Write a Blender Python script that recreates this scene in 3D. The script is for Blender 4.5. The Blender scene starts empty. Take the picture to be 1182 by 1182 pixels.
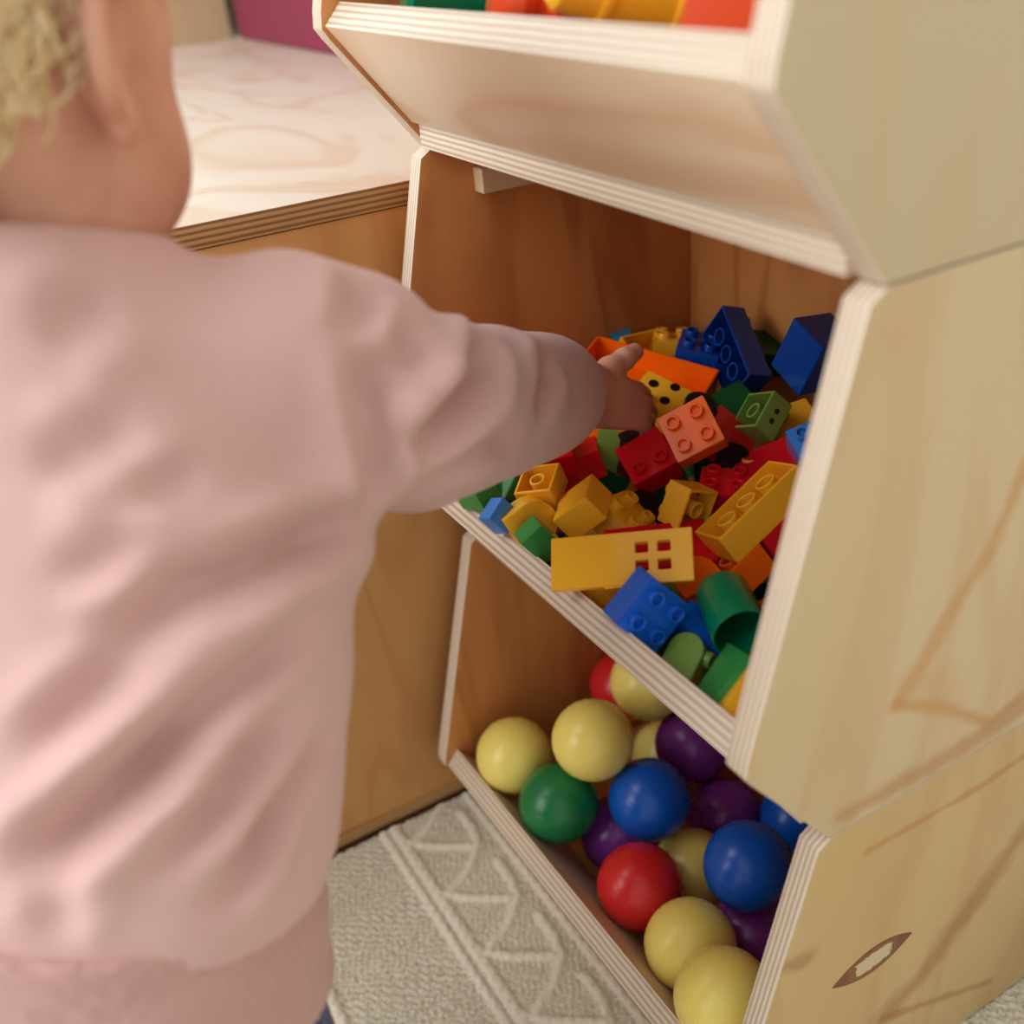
import bpy, bmesh, math, random
import numpy as np
from mathutils import Matrix, Vector

# ------------------------------------------------------------------ camera, world, light, exposure
scene = bpy.context.scene
COL = scene.collection
IMG = 1182.0
CAM = np.array([0.6622, -0.2376, 0.7126])
FPX, PPX, PPY = 1204.65, 624.55, 641.93
YAW, PITCH, ROLL = 1.0736, 0.5615, -0.0890


def cam_axes():
    cy, sy, cp, sp = math.cos(YAW), math.sin(YAW), math.cos(PITCH), math.sin(PITCH)
    f = np.array([-sy * cp, cy * cp, -sp])
    r = np.array([cy, sy, 0.0])
    u = np.cross(r, f)
    cr, sr = math.cos(ROLL), math.sin(ROLL)
    return cr * r + sr * u, -sr * r + cr * u, f


CR, CU, CF = cam_axes()
cam_data = bpy.data.cameras.new('camera')
cam = bpy.data.objects.new('camera', cam_data)
COL.objects.link(cam)
cam.matrix_world = Matrix([[CR[i], CU[i], -CF[i], CAM[i]] for i in range(3)] + [[0, 0, 0, 1]])
cam_data.sensor_width = 36.0
cam_data.lens = 36.0 * FPX / IMG
cam_data.shift_x = (IMG / 2 - PPX) / IMG
cam_data.shift_y = (PPY - IMG / 2) / IMG
cam_data.clip_start = 0.01
cam_data.dof.use_dof = True
cam_data.dof.focus_distance = 0.66
cam_data.dof.aperture_fstop = 4.2
scene.camera = cam

world = bpy.data.worlds.new('world')
scene.world = world
world.use_nodes = True
world.node_tree.nodes['Background'].inputs[0].default_value = (1.0, 0.985, 0.955, 1)
world.node_tree.nodes['Background'].inputs[1].default_value = 0.76


def area_light(name, loc, target, sx, sy, power, color):
    d = bpy.data.lights.new(name, 'AREA')
    d.shape = 'RECTANGLE'
    d.size, d.size_y, d.energy, d.color = sx, sy, power, color
    o = bpy.data.objects.new(name, d)
    COL.objects.link(o)
    o.location = loc
    o.rotation_euler = (Vector(target) - Vector(loc)).to_track_quat('-Z', 'Y').to_euler()
    return o


area_light('window_daylight', (-0.30, -2.1, 1.75), (0.15, 0.0, 0.45), 2.4, 2.4, 74, (0.95, 0.98, 1.0))
area_light('far_window_daylight', (-3.2, 0.0, 2.3), (-0.4, 0.0, 0.5), 1.8, 1.6, 34, (0.95, 0.98, 1.0))

scene.view_settings.view_transform = 'Standard'
scene.view_settings.look = 'None'
scene.view_settings.exposure = 0.0
scene.view_settings.gamma = 1.0
scene.view_settings.use_curve_mapping = False


def ray(x, y):
    d = CF + CR * (x - PPX) / FPX - CU * (y - PPY) / FPX
    return d / np.linalg.norm(d)


def at(x, y, dist):
    return CAM + ray(x, y) * dist


def project(X):
    d = np.asarray(X) - CAM
    z = d @ CF
    return np.stack([PPX + FPX * (d @ CR) / z, PPY - FPX * (d @ CU) / z], -1)


# ------------------------------------------------------------------ small helpers
def lin(c):
    c = c / 255.0
    return c / 12.92 if c <= 0.04045 else ((c + 0.055) / 1.055) ** 2.4


def rgb(r, g, b):
    return (lin(r), lin(g), lin(b), 1.0)


def tag(o, label=None, cat=None, group=None, kind=None):
    for k, v in (('label', label), ('category', cat), ('group', group), ('kind', kind)):
        if v:
            o[k] = v
    return o


def link(name, mesh, parent=None, mat=None):
    o = bpy.data.objects.new(name, mesh)
    COL.objects.link(o)
    if parent is not None:
        o.parent = parent
    if mat is not None and not mesh.materials:
        mesh.materials.append(mat)
    return o


def empty(name, loc=(0, 0, 0)):
    o = bpy.data.objects.new(name, None)
    o.empty_display_size = 0.05
    COL.objects.link(o)
    o.location = loc
    return o


def bm_mesh(bm, name, smooth=False):
    m = bpy.data.meshes.new(name)
    bmesh.ops.recalc_face_normals(bm, faces=bm.faces[:])
    bm.to_mesh(m)
    bm.free()
    if smooth:
        for p in m.polygons:
            p.use_smooth = True
    return m


def smooth_by_angle(m, deg=35):
    for p in m.polygons:
        p.use_smooth = True
    m.set_sharp_from_angle(angle=math.radians(deg))


def box_bm(x0, x1, y0, y1, z0, z1, bm=None):
    bm = bm or bmesh.new()
    r = bmesh.ops.create_cube(bm, size=1.0, matrix=Matrix.Translation(((x0 + x1) / 2, (y0 + y1) / 2, (z0 + z1) / 2)) @ Matrix.Diagonal((x1 - x0, y1 - y0, z1 - z0, 1)))
    return bm


class Nodes:
    def __init__(self, name):
        self.m = bpy.data.materials.new(name)
        self.m.use_nodes = True
        self.t = self.m.node_tree
        self.b = self.t.nodes['Principled BSDF']

    def n(self, kind, **kw):
        nd = self.t.nodes.new('ShaderNode' + kind)
        for k, v in kw.items():
            if k.startswith('i_'):
                nd.inputs[k[2:].replace('_', ' ')].default_value = v
            else:
                setattr(nd, k, v)
        return nd

    def l(self, a, b):
        self.t.links.new(a, b)

    def math(self, op, a, b=None, clamp=False, c=None):
        nd = self.n('Math', operation=op, use_clamp=clamp)
        for i, v in enumerate((a, b, c)):
            if v is None:
                continue
            if isinstance(v, (int, float)):
                nd.inputs[i].default_value = v
            else:
                self.l(v, nd.inputs[i])
        return nd.outputs[0]

    def ramp(self, fac, stops):
        nd = self.n('ValToRGB')
        e = nd.color_ramp.elements
        while len(e) < len(stops):
            e.new(0.5)
        for el, (p, c) in zip(e, stops):
            el.position, el.color = p, c
        self.l(fac, nd.inputs[0])
        return nd.outputs[0]

    def mix(self, fac, a, b, mode='MIX'):
        nd = self.n('Mix', data_type='RGBA', blend_type=mode)
        for s, v in ((nd.inputs[0], fac), (nd.inputs[6], a), (nd.inputs[7], b)):
            if isinstance(v, (int, float, tuple)):
                s.default_value = v
            else:
                self.l(v, s)
        return nd.outputs[2]

    def bump(self, h, strength, dist=0.001):
        nd = self.n('Bump')
        nd.inputs['Strength'].default_value = strength
        nd.inputs['Distance'].default_value = dist
        self.l(h, nd.inputs['Height'])
        self.l(nd.outputs[0], self.b.inputs['Normal'])


def plastic(name, c, rough=0.3, spec=0.5, bump=0.03):
    k = Nodes(name)
    k.b.inputs['Base Color'].default_value = rgb(*c)
    k.b.inputs['Roughness'].default_value = rough
    k.b.inputs['Specular IOR Level'].default_value = spec
    tc = k.n('TexCoord')
    nz = k.n('TexNoise')
    nz.inputs['Scale'].default_value = 260.0
    nz.inputs['Detail'].default_value = 2.0
    k.l(tc.outputs['Object'], nz.inputs['Vector'])
    k.l(k.math('MULTIPLY_ADD', nz.outputs[0], 0.12, c=rough - 0.06), k.b.inputs['Roughness'])
    if bump:
        k.bump(nz.outputs[0], bump, 0.0004)
    return k.m


def wood(name, pale, mid, dark, stretch=(9.0, 1.6, 9.0), rough=0.42, fig=0.5, stains=()):
    """rotary-cut plywood veneer: broad wandering figure, fine pores and the odd stain; object coordinates are metres"""
    k = Nodes(name)
    tc = k.n('TexCoord')
    info = k.n('ObjectInfo')
    off = k.n('VectorMath', operation='ADD')
    k.l(tc.outputs['Object'], off.inputs[0])
    sc = k.n('VectorMath', operation='SCALE')
    k.l(info.outputs['Random'], sc.inputs['Scale'])
    sc.inputs[0].default_value = (3.7, 5.1, 2.3)
    k.l(sc.outputs[0], off.inputs[1])
    mp = k.n('Mapping')
    mp.inputs['Scale'].default_value = stretch
    k.l(off.outputs[0], mp.inputs[0])
    n1 = k.n('TexNoise')
    n1.inputs['Scale'].default_value = 1.1
    n1.inputs['Detail'].default_value = 3.0
    n1.inputs['Distortion'].default_value = 0.6
    k.l(mp.outputs[0], n1.inputs['Vector'])
    rings = k.math('SINE', k.math('MULTIPLY', n1.outputs[0], 30.0))
    rings = k.math('MULTIPLY_ADD', rings, 0.5, c=0.5)
    rings = k.math('POWER', rings, 3.0)
    fine = k.n('TexNoise')
    fine.inputs['Scale'].default_value = 60.0
    fine.inputs['Detail'].default_value = 3.0
    k.l(mp.outputs[0], fine.inputs['Vector'])
    broad = k.n('TexNoise')
    broad.inputs['Scale'].default_value = 0.7
    broad.inputs['Detail'].default_value = 2.0
    k.l(mp.outputs[0], broad.inputs['Vector'])
    c = k.ramp(broad.outputs[0], [(0.30, rgb(*mid)), (0.62, rgb(*pale))])
    c = k.mix(k.math('MULTIPLY', rings, fig), c, rgb(*dark))
    c = k.mix(k.math('MULTIPLY', fine.outputs[0], 0.10), c, rgb(*dark))
    for (pts, w, strength, colr) in stains:            # streaks along a polyline in the panel's own plane (metres)
        best = None
        sep = k.n('SeparateXYZ')
        wob = k.n('TexNoise')
        wob.inputs['Scale'].default_value = 40.0
        wob.inputs['Detail'].default_value = 3.0
        k.l(tc.outputs['Object'], wob.inputs['Vector'])
        k.l(tc.outputs['Object'], sep.inputs[0])
        for (a, b) in zip(pts, pts[1:]):
            ax, ay = a
            dx, dy = b[0] - ax, b[1] - ay
            L2 = dx * dx + dy * dy
            px = k.math('SUBTRACT', sep.outputs[0], ax)
            py = k.math('SUBTRACT', sep.outputs[1], ay)
            t = k.math('DIVIDE', k.math('ADD', k.math('MULTIPLY', px, dx), k.math('MULTIPLY', py, dy)), L2, True)
            qx = k.math('SUBTRACT', px, k.math('MULTIPLY', t, dx))
            qy = k.math('SUBTRACT', py, k.math('MULTIPLY', t, dy))
            d = k.math('SQRT', k.math('ADD', k.math('MULTIPLY', qx, qx), k.math('MULTIPLY', qy, qy)))
            best = d if best is None else k.math('MINIMUM', best, d)
        dist = k.math('ADD', best, k.math('MULTIPLY', k.math('SUBTRACT', wob.outputs[0], 0.5), w * 1.6))
        msk = k.math('SUBTRACT', 1.0, k.math('DIVIDE', k.math('SUBTRACT', dist, w * 0.25), w * 0.9, True), True)
        c = k.mix(k.math('MULTIPLY', msk, strength), c, rgb(*colr))
    k.l(c, k.b.inputs['Base Color'])
    k.b.inputs['Roughness'].default_value = rough
    k.b.inputs['Specular IOR Level'].default_value = 0.35
    k.bump(fine.outputs[0], 0.12, 0.0005)
    return k.m


def ply_edge(name, pale, dark, layers=4.5):
    """the cut edge of plywood: veneer layers stacked across the thickness (mesh attribute 'ply', 0..1)"""
    k = Nodes(name)
    at_ = k.n('Attribute', attribute_name='ply')
    tc = k.n('TexCoord')
    nz = k.n('TexNoise')
    nz.inputs['Scale'].default_value = 45.0
    nz.inputs['Detail'].default_value = 4.0
    k.l(tc.outputs['Object'], nz.inputs['Vector'])
    f = k.math('ADD', k.math('MULTIPLY', at_.outputs['Fac'], layers), k.math('MULTIPLY', nz.outputs[0], 0.22))
    s = k.math('SINE', k.math('MULTIPLY', f, 6.2832))
    c = k.ramp(k.math('MULTIPLY_ADD', s, 0.5, c=0.5), [(0.18, rgb(*dark)), (0.62, rgb(*pale))])
    n2 = k.n('TexNoise')
    n2.inputs['Scale'].default_value = 160.0
    k.l(tc.outputs['Object'], n2.inputs['Vector'])
    c = k.mix(k.math('MULTIPLY', n2.outputs[0], 0.25), c, rgb(*dark))
    k.l(c, k.b.inputs['Base Color'])
    k.b.inputs['Roughness'].default_value = 0.5
    k.bump(s, 0.15, 0.0003)
    return k.m


def cloth(name, c, c2, scale=900.0, bump=0.25):
    k = Nodes(name)
    tc = k.n('TexCoord')
    nz = k.n('TexNoise')
    nz.inputs['Scale'].default_value = scale
    nz.inputs['Detail'].default_value = 2.0
    k.l(tc.outputs['Object'], nz.inputs['Vector'])
    col = k.mix(nz.outputs[0], rgb(*c), rgb(*c2))
    k.l(col, k.b.inputs['Base Color'])
    k.b.inputs['Roughness'].default_value = 0.9
    k.b.inputs['Specular IOR Level'].default_value = 0.15
    k.b.inputs['Sheen Weight'].default_value = 0.25
    k.b.inputs['Sheen Roughness'].default_value = 0.6
    k.bump(nz.outputs[0], bump, 0.0006)
    return k.m


def skin_mat(name):
    k = Nodes(name)
    tc = k.n('TexCoord')
    nz = k.n('TexNoise')
    nz.inputs['Scale'].default_value = 28.0
    nz.inputs['Detail'].default_value = 4.0
    k.l(tc.outputs['Object'], nz.inputs['Vector'])
    c = k.ramp(nz.outputs[0], [(0.3, rgb(204, 146, 122)), (0.7, rgb(222, 172, 148))])
    k.l(c, k.b.inputs['Base Color'])
    k.b.inputs['Roughness'].default_value = 0.5
    k.b.inputs['Subsurface Weight'].default_value = 0.25
    k.b.inputs['Subsurface Radius'].default_value = (0.012, 0.004, 0.002)
    k.b.inputs['Subsurface Scale'].default_value = 0.6
    return k.m


M = {}
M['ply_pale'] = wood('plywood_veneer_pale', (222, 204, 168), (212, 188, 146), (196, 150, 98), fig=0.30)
M['ply_honey_shaded'] = wood('plywood_honey_shaded', (214, 150, 88), (204, 134, 72), (150, 82, 38), fig=0.42)  # honey varnish, deepened by the bin interiors' warm bounced shade put into the colour
M['ply_bench'] = wood('bench_veneer_pale', (228, 221, 208), (224, 212, 192), (204, 166, 124), stretch=(3.0, 7.0, 7.0), rough=0.42, fig=0.40)
M['edge'] = ply_edge('plywood_cut_edge', (226, 215, 198), (190, 164, 136))
M['edge_dark'] = ply_edge('plywood_cut_edge_oiled', (206, 160, 100), (130, 84, 44))

M['edge_bench'] = ply_edge('bench_cut_edge', (204, 166, 112), (146, 102, 60), layers=4.0)
M['magenta'] = plastic('magenta_paint', (130, 36, 66), rough=0.6)

T = 0.0147          # plywood thickness
BW, BH, BD = 0.400, 0.2912, 0.285      # one bin: width, height, depth
HL, SL, TF = 0.0747, 0.0587, 0.0539    # lip height, how far the bottom is set back, how far the top front is set back

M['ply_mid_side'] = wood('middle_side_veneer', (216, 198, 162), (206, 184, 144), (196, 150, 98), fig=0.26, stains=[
    ([(0.175, 0.200), (0.164, 0.179), (0.148, 0.140), (0.123, 0.109), (0.112, 0.088), (0.097, 0.072)], 0.0075, 0.70, (204, 152, 96)),
    ([(0.097, 0.071), (0.135, 0.050), (0.176, 0.018), (0.203, 0.024)], 0.0050, 0.75, (200, 150, 94)),
    ([(0.105, 0.083), (0.125, 0.070), (0.140, 0.048)], 0.014, 0.42, (208, 162, 108)),
    ([(0.065, 0.012), (0.130, 0.010), (0.230, 0.016)], 0.008, 0.6, (186, 134, 82))])
M['ply_low_side'] = wood('bottom_side_veneer', (206, 180, 130), (198, 168, 116), (176, 128, 74), fig=0.22, stains=[
    ([(0.285, 0.215), (0.237, 0.186), (0.196, 0.139), (0.155, 0.100), (0.126, 0.082)], 0.014, 0.5, (150, 98, 56)),
    ([(0.126, 0.082), (0.175, 0.060), (0.240, 0.030)], 0.005, 0.55, (158, 100, 52)),
    ([(0.090, 0.262), (0.180, 0.258), (0.285, 0.268)], 0.004, 0.6, (184, 126, 70)),
    ([(0.030, 0.208), (0.050, 0.200)], 0.008, 0.5, (150, 98, 56))])
M['ply_top_side'] = wood('top_side_veneer', (208, 194, 162), (202, 186, 150), (206, 168, 120), fig=0.10, stains=[
    ([(0.140, 0.130), (0.158, 0.142)], 0.010, 0.5, (214, 170, 120))])


def panel(name, parent, poly, thick, mat4, face_mat, edge_mat, ply=None, bevel=0.0012, layer_axis=2):
    """polygon in the panel's own xy plane, extruded by its thickness; the cut edges get the layered edge material"""
    bm = bmesh.new()
    lo = [bm.verts.new((x, y, 0)) for x, y in poly]
    hi = [bm.verts.new((x, y, thick)) for x, y in poly]
    bm.faces.new(lo[::-1])
    bm.faces.new(hi)
    n = len(poly)
    for i in range(n):
        bm.faces.new((lo[i], lo[(i + 1) % n], hi[(i + 1) % n], hi[i]))
    bmesh.ops.recalc_face_normals(bm, faces=bm.faces[:])
    bmesh.ops.bevel(bm, geom=bm.edges[:], offset=bevel, segments=2, profile=0.6, affect='EDGES')
    for f in bm.faces:
        f.normal_update()
        f.material_index = 0 if abs(f.normal.z) > 0.75 else 1
    if layer_axis != 2:
        for f in bm.faces:
            f.material_index = 0
    m = bm_mesh(bm, name)
    a = m.attributes.new('ply', 'FLOAT', 'POINT')
    for v in m.vertices:
        a.data[v.index].value = ply(v.co) if ply else v.co.z / thick
    m.materials.append(face_mat)
    m.materials.append(edge_mat)
    smooth_by_angle(m, 40)
    o = link(name, m, parent)
    o.matrix_local = mat4
    return o


AX_SIDE = Matrix(((0, 0, 1, 0), (1, 0, 0, 0), (0, 1, 0, 0), (0, 0, 0, 1)))      # panel x = depth, y = up, z = across
AX_FLAT = Matrix.Identity(4)
AX_BACK = Matrix(((1, 0, 0, 0), (0, 0, -1, 0), (0, 1, 0, 0), (0, 0, 0, 1)))     # panel x = across, y = up, z = towards the front


def side_poly():
    c = 0.006
    return [(SL, 0), (BD, 0), (BD, BH - 0.001), (TF + c, BH - 0.001), (TF - 0.002, BH - c), (0.0012, HL + 0.009), (0.0, HL), (0.004, HL - 0.006)]


def make_bin(z0, label, right_mat):
    root = empty('storage_bin', (0, 0, z0))
    tag(root, label, 'storage bin', 'stacked plywood storage bins')
    left = panel('side_panel', root, side_poly(), T, AX_SIDE.copy(), M['ply_honey_shaded'], M['edge'])
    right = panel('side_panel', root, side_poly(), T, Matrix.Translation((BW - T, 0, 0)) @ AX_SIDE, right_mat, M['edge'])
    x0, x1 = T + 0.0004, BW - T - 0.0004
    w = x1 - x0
    panel('back_panel', root, [(0, T), (w, T), (w, BH - 0.002), (0, BH - 0.002)], T, Matrix.Translation((x0, BD - 0.0005, 0)) @ AX_BACK, M['ply_honey_shaded'], M['edge'])
    panel('bottom_panel', root, [(0, 0.053), (w, 0.053), (w, BD - 0.001), (0, BD - 0.001)], T, Matrix.Translation((x0, 0, 0.0008)), M['ply_honey_shaded'], M['edge'])
    # slanted front board: cross-section in (depth, up), run across the bin
    g = 0.0025
    dy, dz = SL, -HL
    L = math.hypot(dy, dz)
    ey, ez = dy / L, dz / L
    ny, nz = HL / L, SL / L
    o1 = (ny * g, HL + nz * g)
    i1 = (0.0114 + ny * g, HL + 0.0135)
    dn = (L * 0.80)
    o2 = (o1[0] + ey * dn, o1[1] + ez * dn)
    i2 = (o2[0] + ny * T + ey * 0.001, o2[1] + nz * T + ez * 0.001)
    sec = [o1, o2, i2, i1]
    bm = bmesh.new()
    lo = [bm.verts.new((y, z, 0)) for y, z in sec]
    hi = [bm.verts.new((y, z, w)) for y, z in sec]
    bm.faces.new(lo[::-1])
    bm.faces.new(hi)
    for i in range(4):
        bm.faces.new((lo[i], lo[(i + 1) % 4], hi[(i + 1) % 4], hi[i]))
    bmesh.ops.recalc_face_normals(bm, faces=bm.faces[:])
    bmesh.ops.bevel(bm, geom=bm.edges[:], offset=0.0008, segments=2, profile=0.6, affect='EDGES')
    nv = Vector((ny, nz, 0))
    for f in bm.faces:
        f.normal_update()
        f.material_index = 0 if abs(f.normal.dot(nv)) > 0.93 else 1
    m = bm_mesh(bm, 'front_panel')
    a = m.attributes.new('ply', 'FLOAT', 'POINT')
    for v in m.vertices:
        a.data[v.index].value = ((v.co.x - o1[0]) * ny + (v.co.y - o1[1]) * nz) / (T + 0.003)
    m.materials.append(M['ply_front'])
    m.materials.append(M['edge'])
    smooth_by_angle(m, 40)
    fo = link('front_panel', m, root)
    fo.matrix_local = Matrix.Translation((x0, 0, 0)) @ AX_SIDE
    for cx in (x0, x1 - 0.012):                                    # cleats that locate the bin above
        cb = box_bm(0, 0.012, 0, 0.16, 0, 0.016)
        bmesh.ops.bevel(cb, geom=cb.edges[:], offset=0.0008, segments=1, affect='EDGES')
        cm = bm_mesh(cb, 'cleat')
        co = link('cleat', cm, root, M['ply_pale'])
        co.location = (cx, 0.088, BH - 0.033)
    return root, left, right


M['ply_front'] = wood('front_board_veneer', (226, 208, 182), (222, 196, 164), (206, 152, 112), stretch=(6.0, 7.0, 2.0), fig=0.45)
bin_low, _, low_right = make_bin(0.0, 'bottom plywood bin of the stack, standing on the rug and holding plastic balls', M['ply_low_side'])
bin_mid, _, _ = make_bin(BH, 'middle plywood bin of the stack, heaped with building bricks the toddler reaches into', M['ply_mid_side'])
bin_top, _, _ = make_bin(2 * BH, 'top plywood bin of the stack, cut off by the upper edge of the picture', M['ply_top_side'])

# boat-shaped repair patch let into the outer veneer of the bottom bin
k = Nodes('repair_patch_wood')
tc = k.n('TexCoord')
sep = k.n('SeparateXYZ')
k.l(tc.outputs['Object'], sep.inputs[0])
wob = k.n('TexNoise')
wob.inputs['Scale'].default_value = 150.0
wob.inputs['Detail'].default_value = 4.0
k.l(tc.outputs['Object'], wob.inputs['Vector'])
ax_ = k.math('ABSOLUTE', k.math('DIVIDE', sep.outputs[0], 0.033))
hw = k.math('MULTIPLY', k.math('SUBTRACT', 1.0, k.math('MULTIPLY', ax_, ax_)), 0.0120)
ratio = k.math('DIVIDE', k.math('ABSOLUTE', sep.outputs[1]), k.math('ADD', hw, 0.0002))
ratio = k.math('ADD', k.math('MAXIMUM', ratio, k.math('MULTIPLY', ax_, 1.35)), k.math('MULTIPLY', k.math('SUBTRACT', wob.outputs[0], 0.5), 0.55))
pc = k.ramp(ratio, [(0.56, rgb(206, 190, 152)), (0.62, rgb(92, 58, 40)), (0.66, rgb(140, 88, 52)), (0.95, rgb(120, 70, 42))])
k.l(pc, k.b.inputs['Base Color'])
k.b.inputs['Roughness'].default_value = 0.5
bm = bmesh.new()
top, bot = [], []
N = 24
pts = [(-0.033 + 0.066 * i / N, 0.0120 * (1 - (-1 + 2 * i / N) ** 2)) for i in range(N + 1)]
loop = pts + [(x, -y) for x, y in pts[1:-1][::-1]]
vs = [bm.verts.new((x, y, 0.0)) for x, y in loop]
ve = [bm.verts.new((x, y, 0.0005)) for x, y in loop]
bm.faces.new(ve)
for i in range(len(loop)):
    j = (i + 1) % len(loop)
    bm.faces.new((vs[i], vs[j], ve[j], ve[i]))
patch = link('repair_patch', bm_mesh(bm, 'repair_patch'), low_right, k.m)
patch.matrix_local = Matrix.Translation((0.107, 0.1565, T - 0.0001)) @ Matrix.Rotation(math.radians(2), 4, 'Z')
patch['label'] = 'dark boat-shaped knot patch in the veneer'

# ------------------------------------------------------------------ bench, wall, floor
bench = empty('wooden_bench', (-0.6, -0.2, 0))
tag(bench, 'long pale plywood bench with a thick layered edge, left of the bins behind the toddler', 'bench')
BZ = 0.5565
M['ply_bench_end'] = wood('bench_end_veneer', (222, 170, 108), (212, 154, 90), (180, 116, 62), fig=0.22)


def bpanel(name, x0, x1, y0, y1, z0, z1, axis, fm, em):
    ox, oy = -0.6, -0.2
    if axis == 'z':
        return panel(name, bench, [(x0, y0), (x1, y0), (x1, y1), (x0, y1)], z1 - z0, Matrix.Translation((-ox, -oy, z0)), fm, em)
    if axis == 'x':
        return panel(name, bench, [(y0, z0), (y1, z0), (y1, z1), (y0, z1)], x1 - x0, Matrix.Translation((x0 - ox, -oy, 0)) @ AX_SIDE, fm, em)
    return panel(name, bench, [(x0, z0), (x1, z0), (x1, z1), (x0, z1)], y1 - y0, Matrix.Translation((-ox, y1 - oy, 0)) @ AX_BACK, fm, em)


bpanel('top_panel', -1.62, -0.0235, -0.75, 0.344, BZ - 0.0158, BZ, 'z', M['ply_bench'], M['edge_bench'])
bpanel('end_panel', -0.0400, -0.0250, -0.745, 0.316, 0.0135, BZ - 0.0164, 'x', M['ply_bench_end'], M['edge_bench'])
bpanel('bottom_panel', -1.60, -0.0235, -0.745, 0.316, 0.0, 0.013, 'z', M['ply_honey_shaded'], M['edge_bench'])
bpanel('back_panel', -1.60, -0.041, 0.301, 0.316, 0.0135, BZ - 0.0164, 'y', M['ply_honey_shaded'], M['edge_bench'])
bpanel('front_panel', -1.60, -0.041, -0.745, -0.730, 0.0135, BZ - 0.0164, 'y', M['ply_honey_shaded'], M['edge_bench'])

cab = empty('wooden_cabinet', (-1.42, 0.0, BZ))
tag(cab, 'light wooden cabinet standing at the far end of the bench', 'cabinet')
for (nm, poly, th, mt) in (
        ('side_panel', [(-0.30, 0.0), (0.300, 0.0), (0.300, 0.42), (-0.30, 0.42)], 0.018, Matrix.Translation((0.18, 0, 0)) @ AX_SIDE),
        ('side_panel', [(-0.30, 0.0), (0.300, 0.0), (0.300, 0.42), (-0.30, 0.42)], 0.018, Matrix.Translation((-0.198, 0, 0)) @ AX_SIDE),
        ('top_panel', [(-0.18, -0.30), (0.18, -0.30), (0.18, 0.300), (-0.18, 0.300)], 0.018, Matrix.Translation((0, 0, 0.402))),
        ('back_panel', [(-0.18, 0.0), (0.18, 0.0), (0.18, 0.402), (-0.18, 0.402)], 0.012, Matrix.Translation((0, 0.298, 0)) @ AX_BACK),
        ('bottom_panel', [(-0.18, -0.30), (0.18, -0.30), (0.18, 0.286), (-0.18, 0.286)], 0.018, Matrix.Translation((0, 0, 0)))):
    panel(nm, cab, poly, th, mt, M['ply_pale'], M['edge_bench'])

M['wall_paint'] = plastic('cream_wall_paint', (226, 218, 202), rough=0.8)
wl = link('wall_back', bm_mesh(box_bm(-3.0, 1.6, 0.345, 0.42, -0.012, 2.5), 'wall_back'), None, M['wall_paint'])
tag(wl, 'cream wall behind the bench and the bins', 'wall', kind='structure')
mp_ = box_bm(-1.192, -0.30, 0.305, 0.344, BZ + 0.0005, BZ + 0.75)
bmesh.ops.bevel(mp_, geom=mp_.edges[:], offset=0.003, segments=2, affect='EDGES')
mo = link('magenta_board', bm_mesh(mp_, 'magenta_board'), None, M['magenta'])
tag(mo, 'flat magenta board standing behind the far end of the bench', 'board')
fl = link('floor', bm_mesh(box_bm(-3.0, 2.0, -3.0, 0.42, -0.06, -0.0125), 'floor'), None, wood('floor_boards', (170, 130, 90), (150, 110, 74), (110, 76, 48)))
tag(fl, 'wooden floor under the cream rug', 'floor', kind='structure')

# rug: a loop-pile heightfield with raised braided lines
k = Nodes('rug_wool')
tc = k.n('TexCoord')
n1 = k.n('TexNoise')
n1.inputs['Scale'].default_value = 420.0
n1.inputs['Detail'].default_value = 3.0
k.l(tc.outputs['Object'], n1.inputs['Vector'])
hgt = k.n('Attribute', attribute_name='rope')
c = k.ramp(n1.outputs[0], [(0.25, rgb(190, 182, 156)), (0.7, rgb(230, 224, 206))])
c = k.mix(k.math('MULTIPLY', hgt.outputs['Fac'], 0.7), c, rgb(232, 226, 210))
k.l(c, k.b.inputs['Base Color'])
k.b.inputs['Roughness'].default_value = 0.95
k.b.inputs['Specular IOR Level'].default_value = 0.1
k.bump(n1.outputs[0], 0.6, 0.0012)


def axis_coords(lo, a, b, hi, fine, coarse):
    return np.concatenate([np.arange(lo, a, coarse), np.arange(a, b, fine), np.arange(b, hi + coarse * .5, coarse)])


gx = axis_coords(-0.02, -0.02, 0.60, 1.30, 0.0018, 0.02)
gy = axis_coords(-1.10, -0.36, 0.33, 0.33, 0.0018, 0.02)
X, Y = np.meshgrid(gx, gy, indexing='ij')
rope = np.zeros_like(X)


def seg_rope(a, b, r):
    global rope
    ax, ay = a
    dx, dy = b[0] - ax, b[1] - ay
    t = np.clip(((X - ax) * dx + (Y - ay) * dy) / (dx * dx + dy * dy), 0, 1)
    d = np.hypot(X - ax - t * dx, Y - ay - t * dy)
    rope = np.maximum(rope, np.sqrt(np.clip(1 - (d / r) ** 2, 0, 1)))


def arc(pts, r):
    for a, b in zip(pts, pts[1:]):
        seg_rope(a, b, r)


for row in (0.0, -0.19, -0.38, 0.19):
    arc([(-0.02, -0.047 + row), (0.6, -0.048 + row)], 0.0055)
    arc([(-0.02, -0.058 + row), (0.6, -0.059 + row)], 0.0042)
    for i in range(-1, 9):
        ox = 0.070 * i
        arc([(0.001 + ox, -0.047 + row), (0.022 + ox, -0.026 + row), (0.042 + ox, 0.003 + row)], 0.0045)
        arc([(0.0 + ox, 0.013 + row), (0.024 + ox, 0.013 + row), (0.045 + ox, 0.007 + row), (0.062 + ox, -0.010 + row), (0.076 + ox, -0.036 + row)], 0.0045)
    arc([(-0.02, 0.028 + row), (0.6, 0.028 + row)], 0.0045)
rngn = np.random.default_rng(4)
wav = np.sin(2 * np.pi * (X / 0.0068 + 0.45 * np.sin(2 * np.pi * Y / 0.011 + 3.1 * np.sin(X * 90)))) * 0.0012
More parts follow.
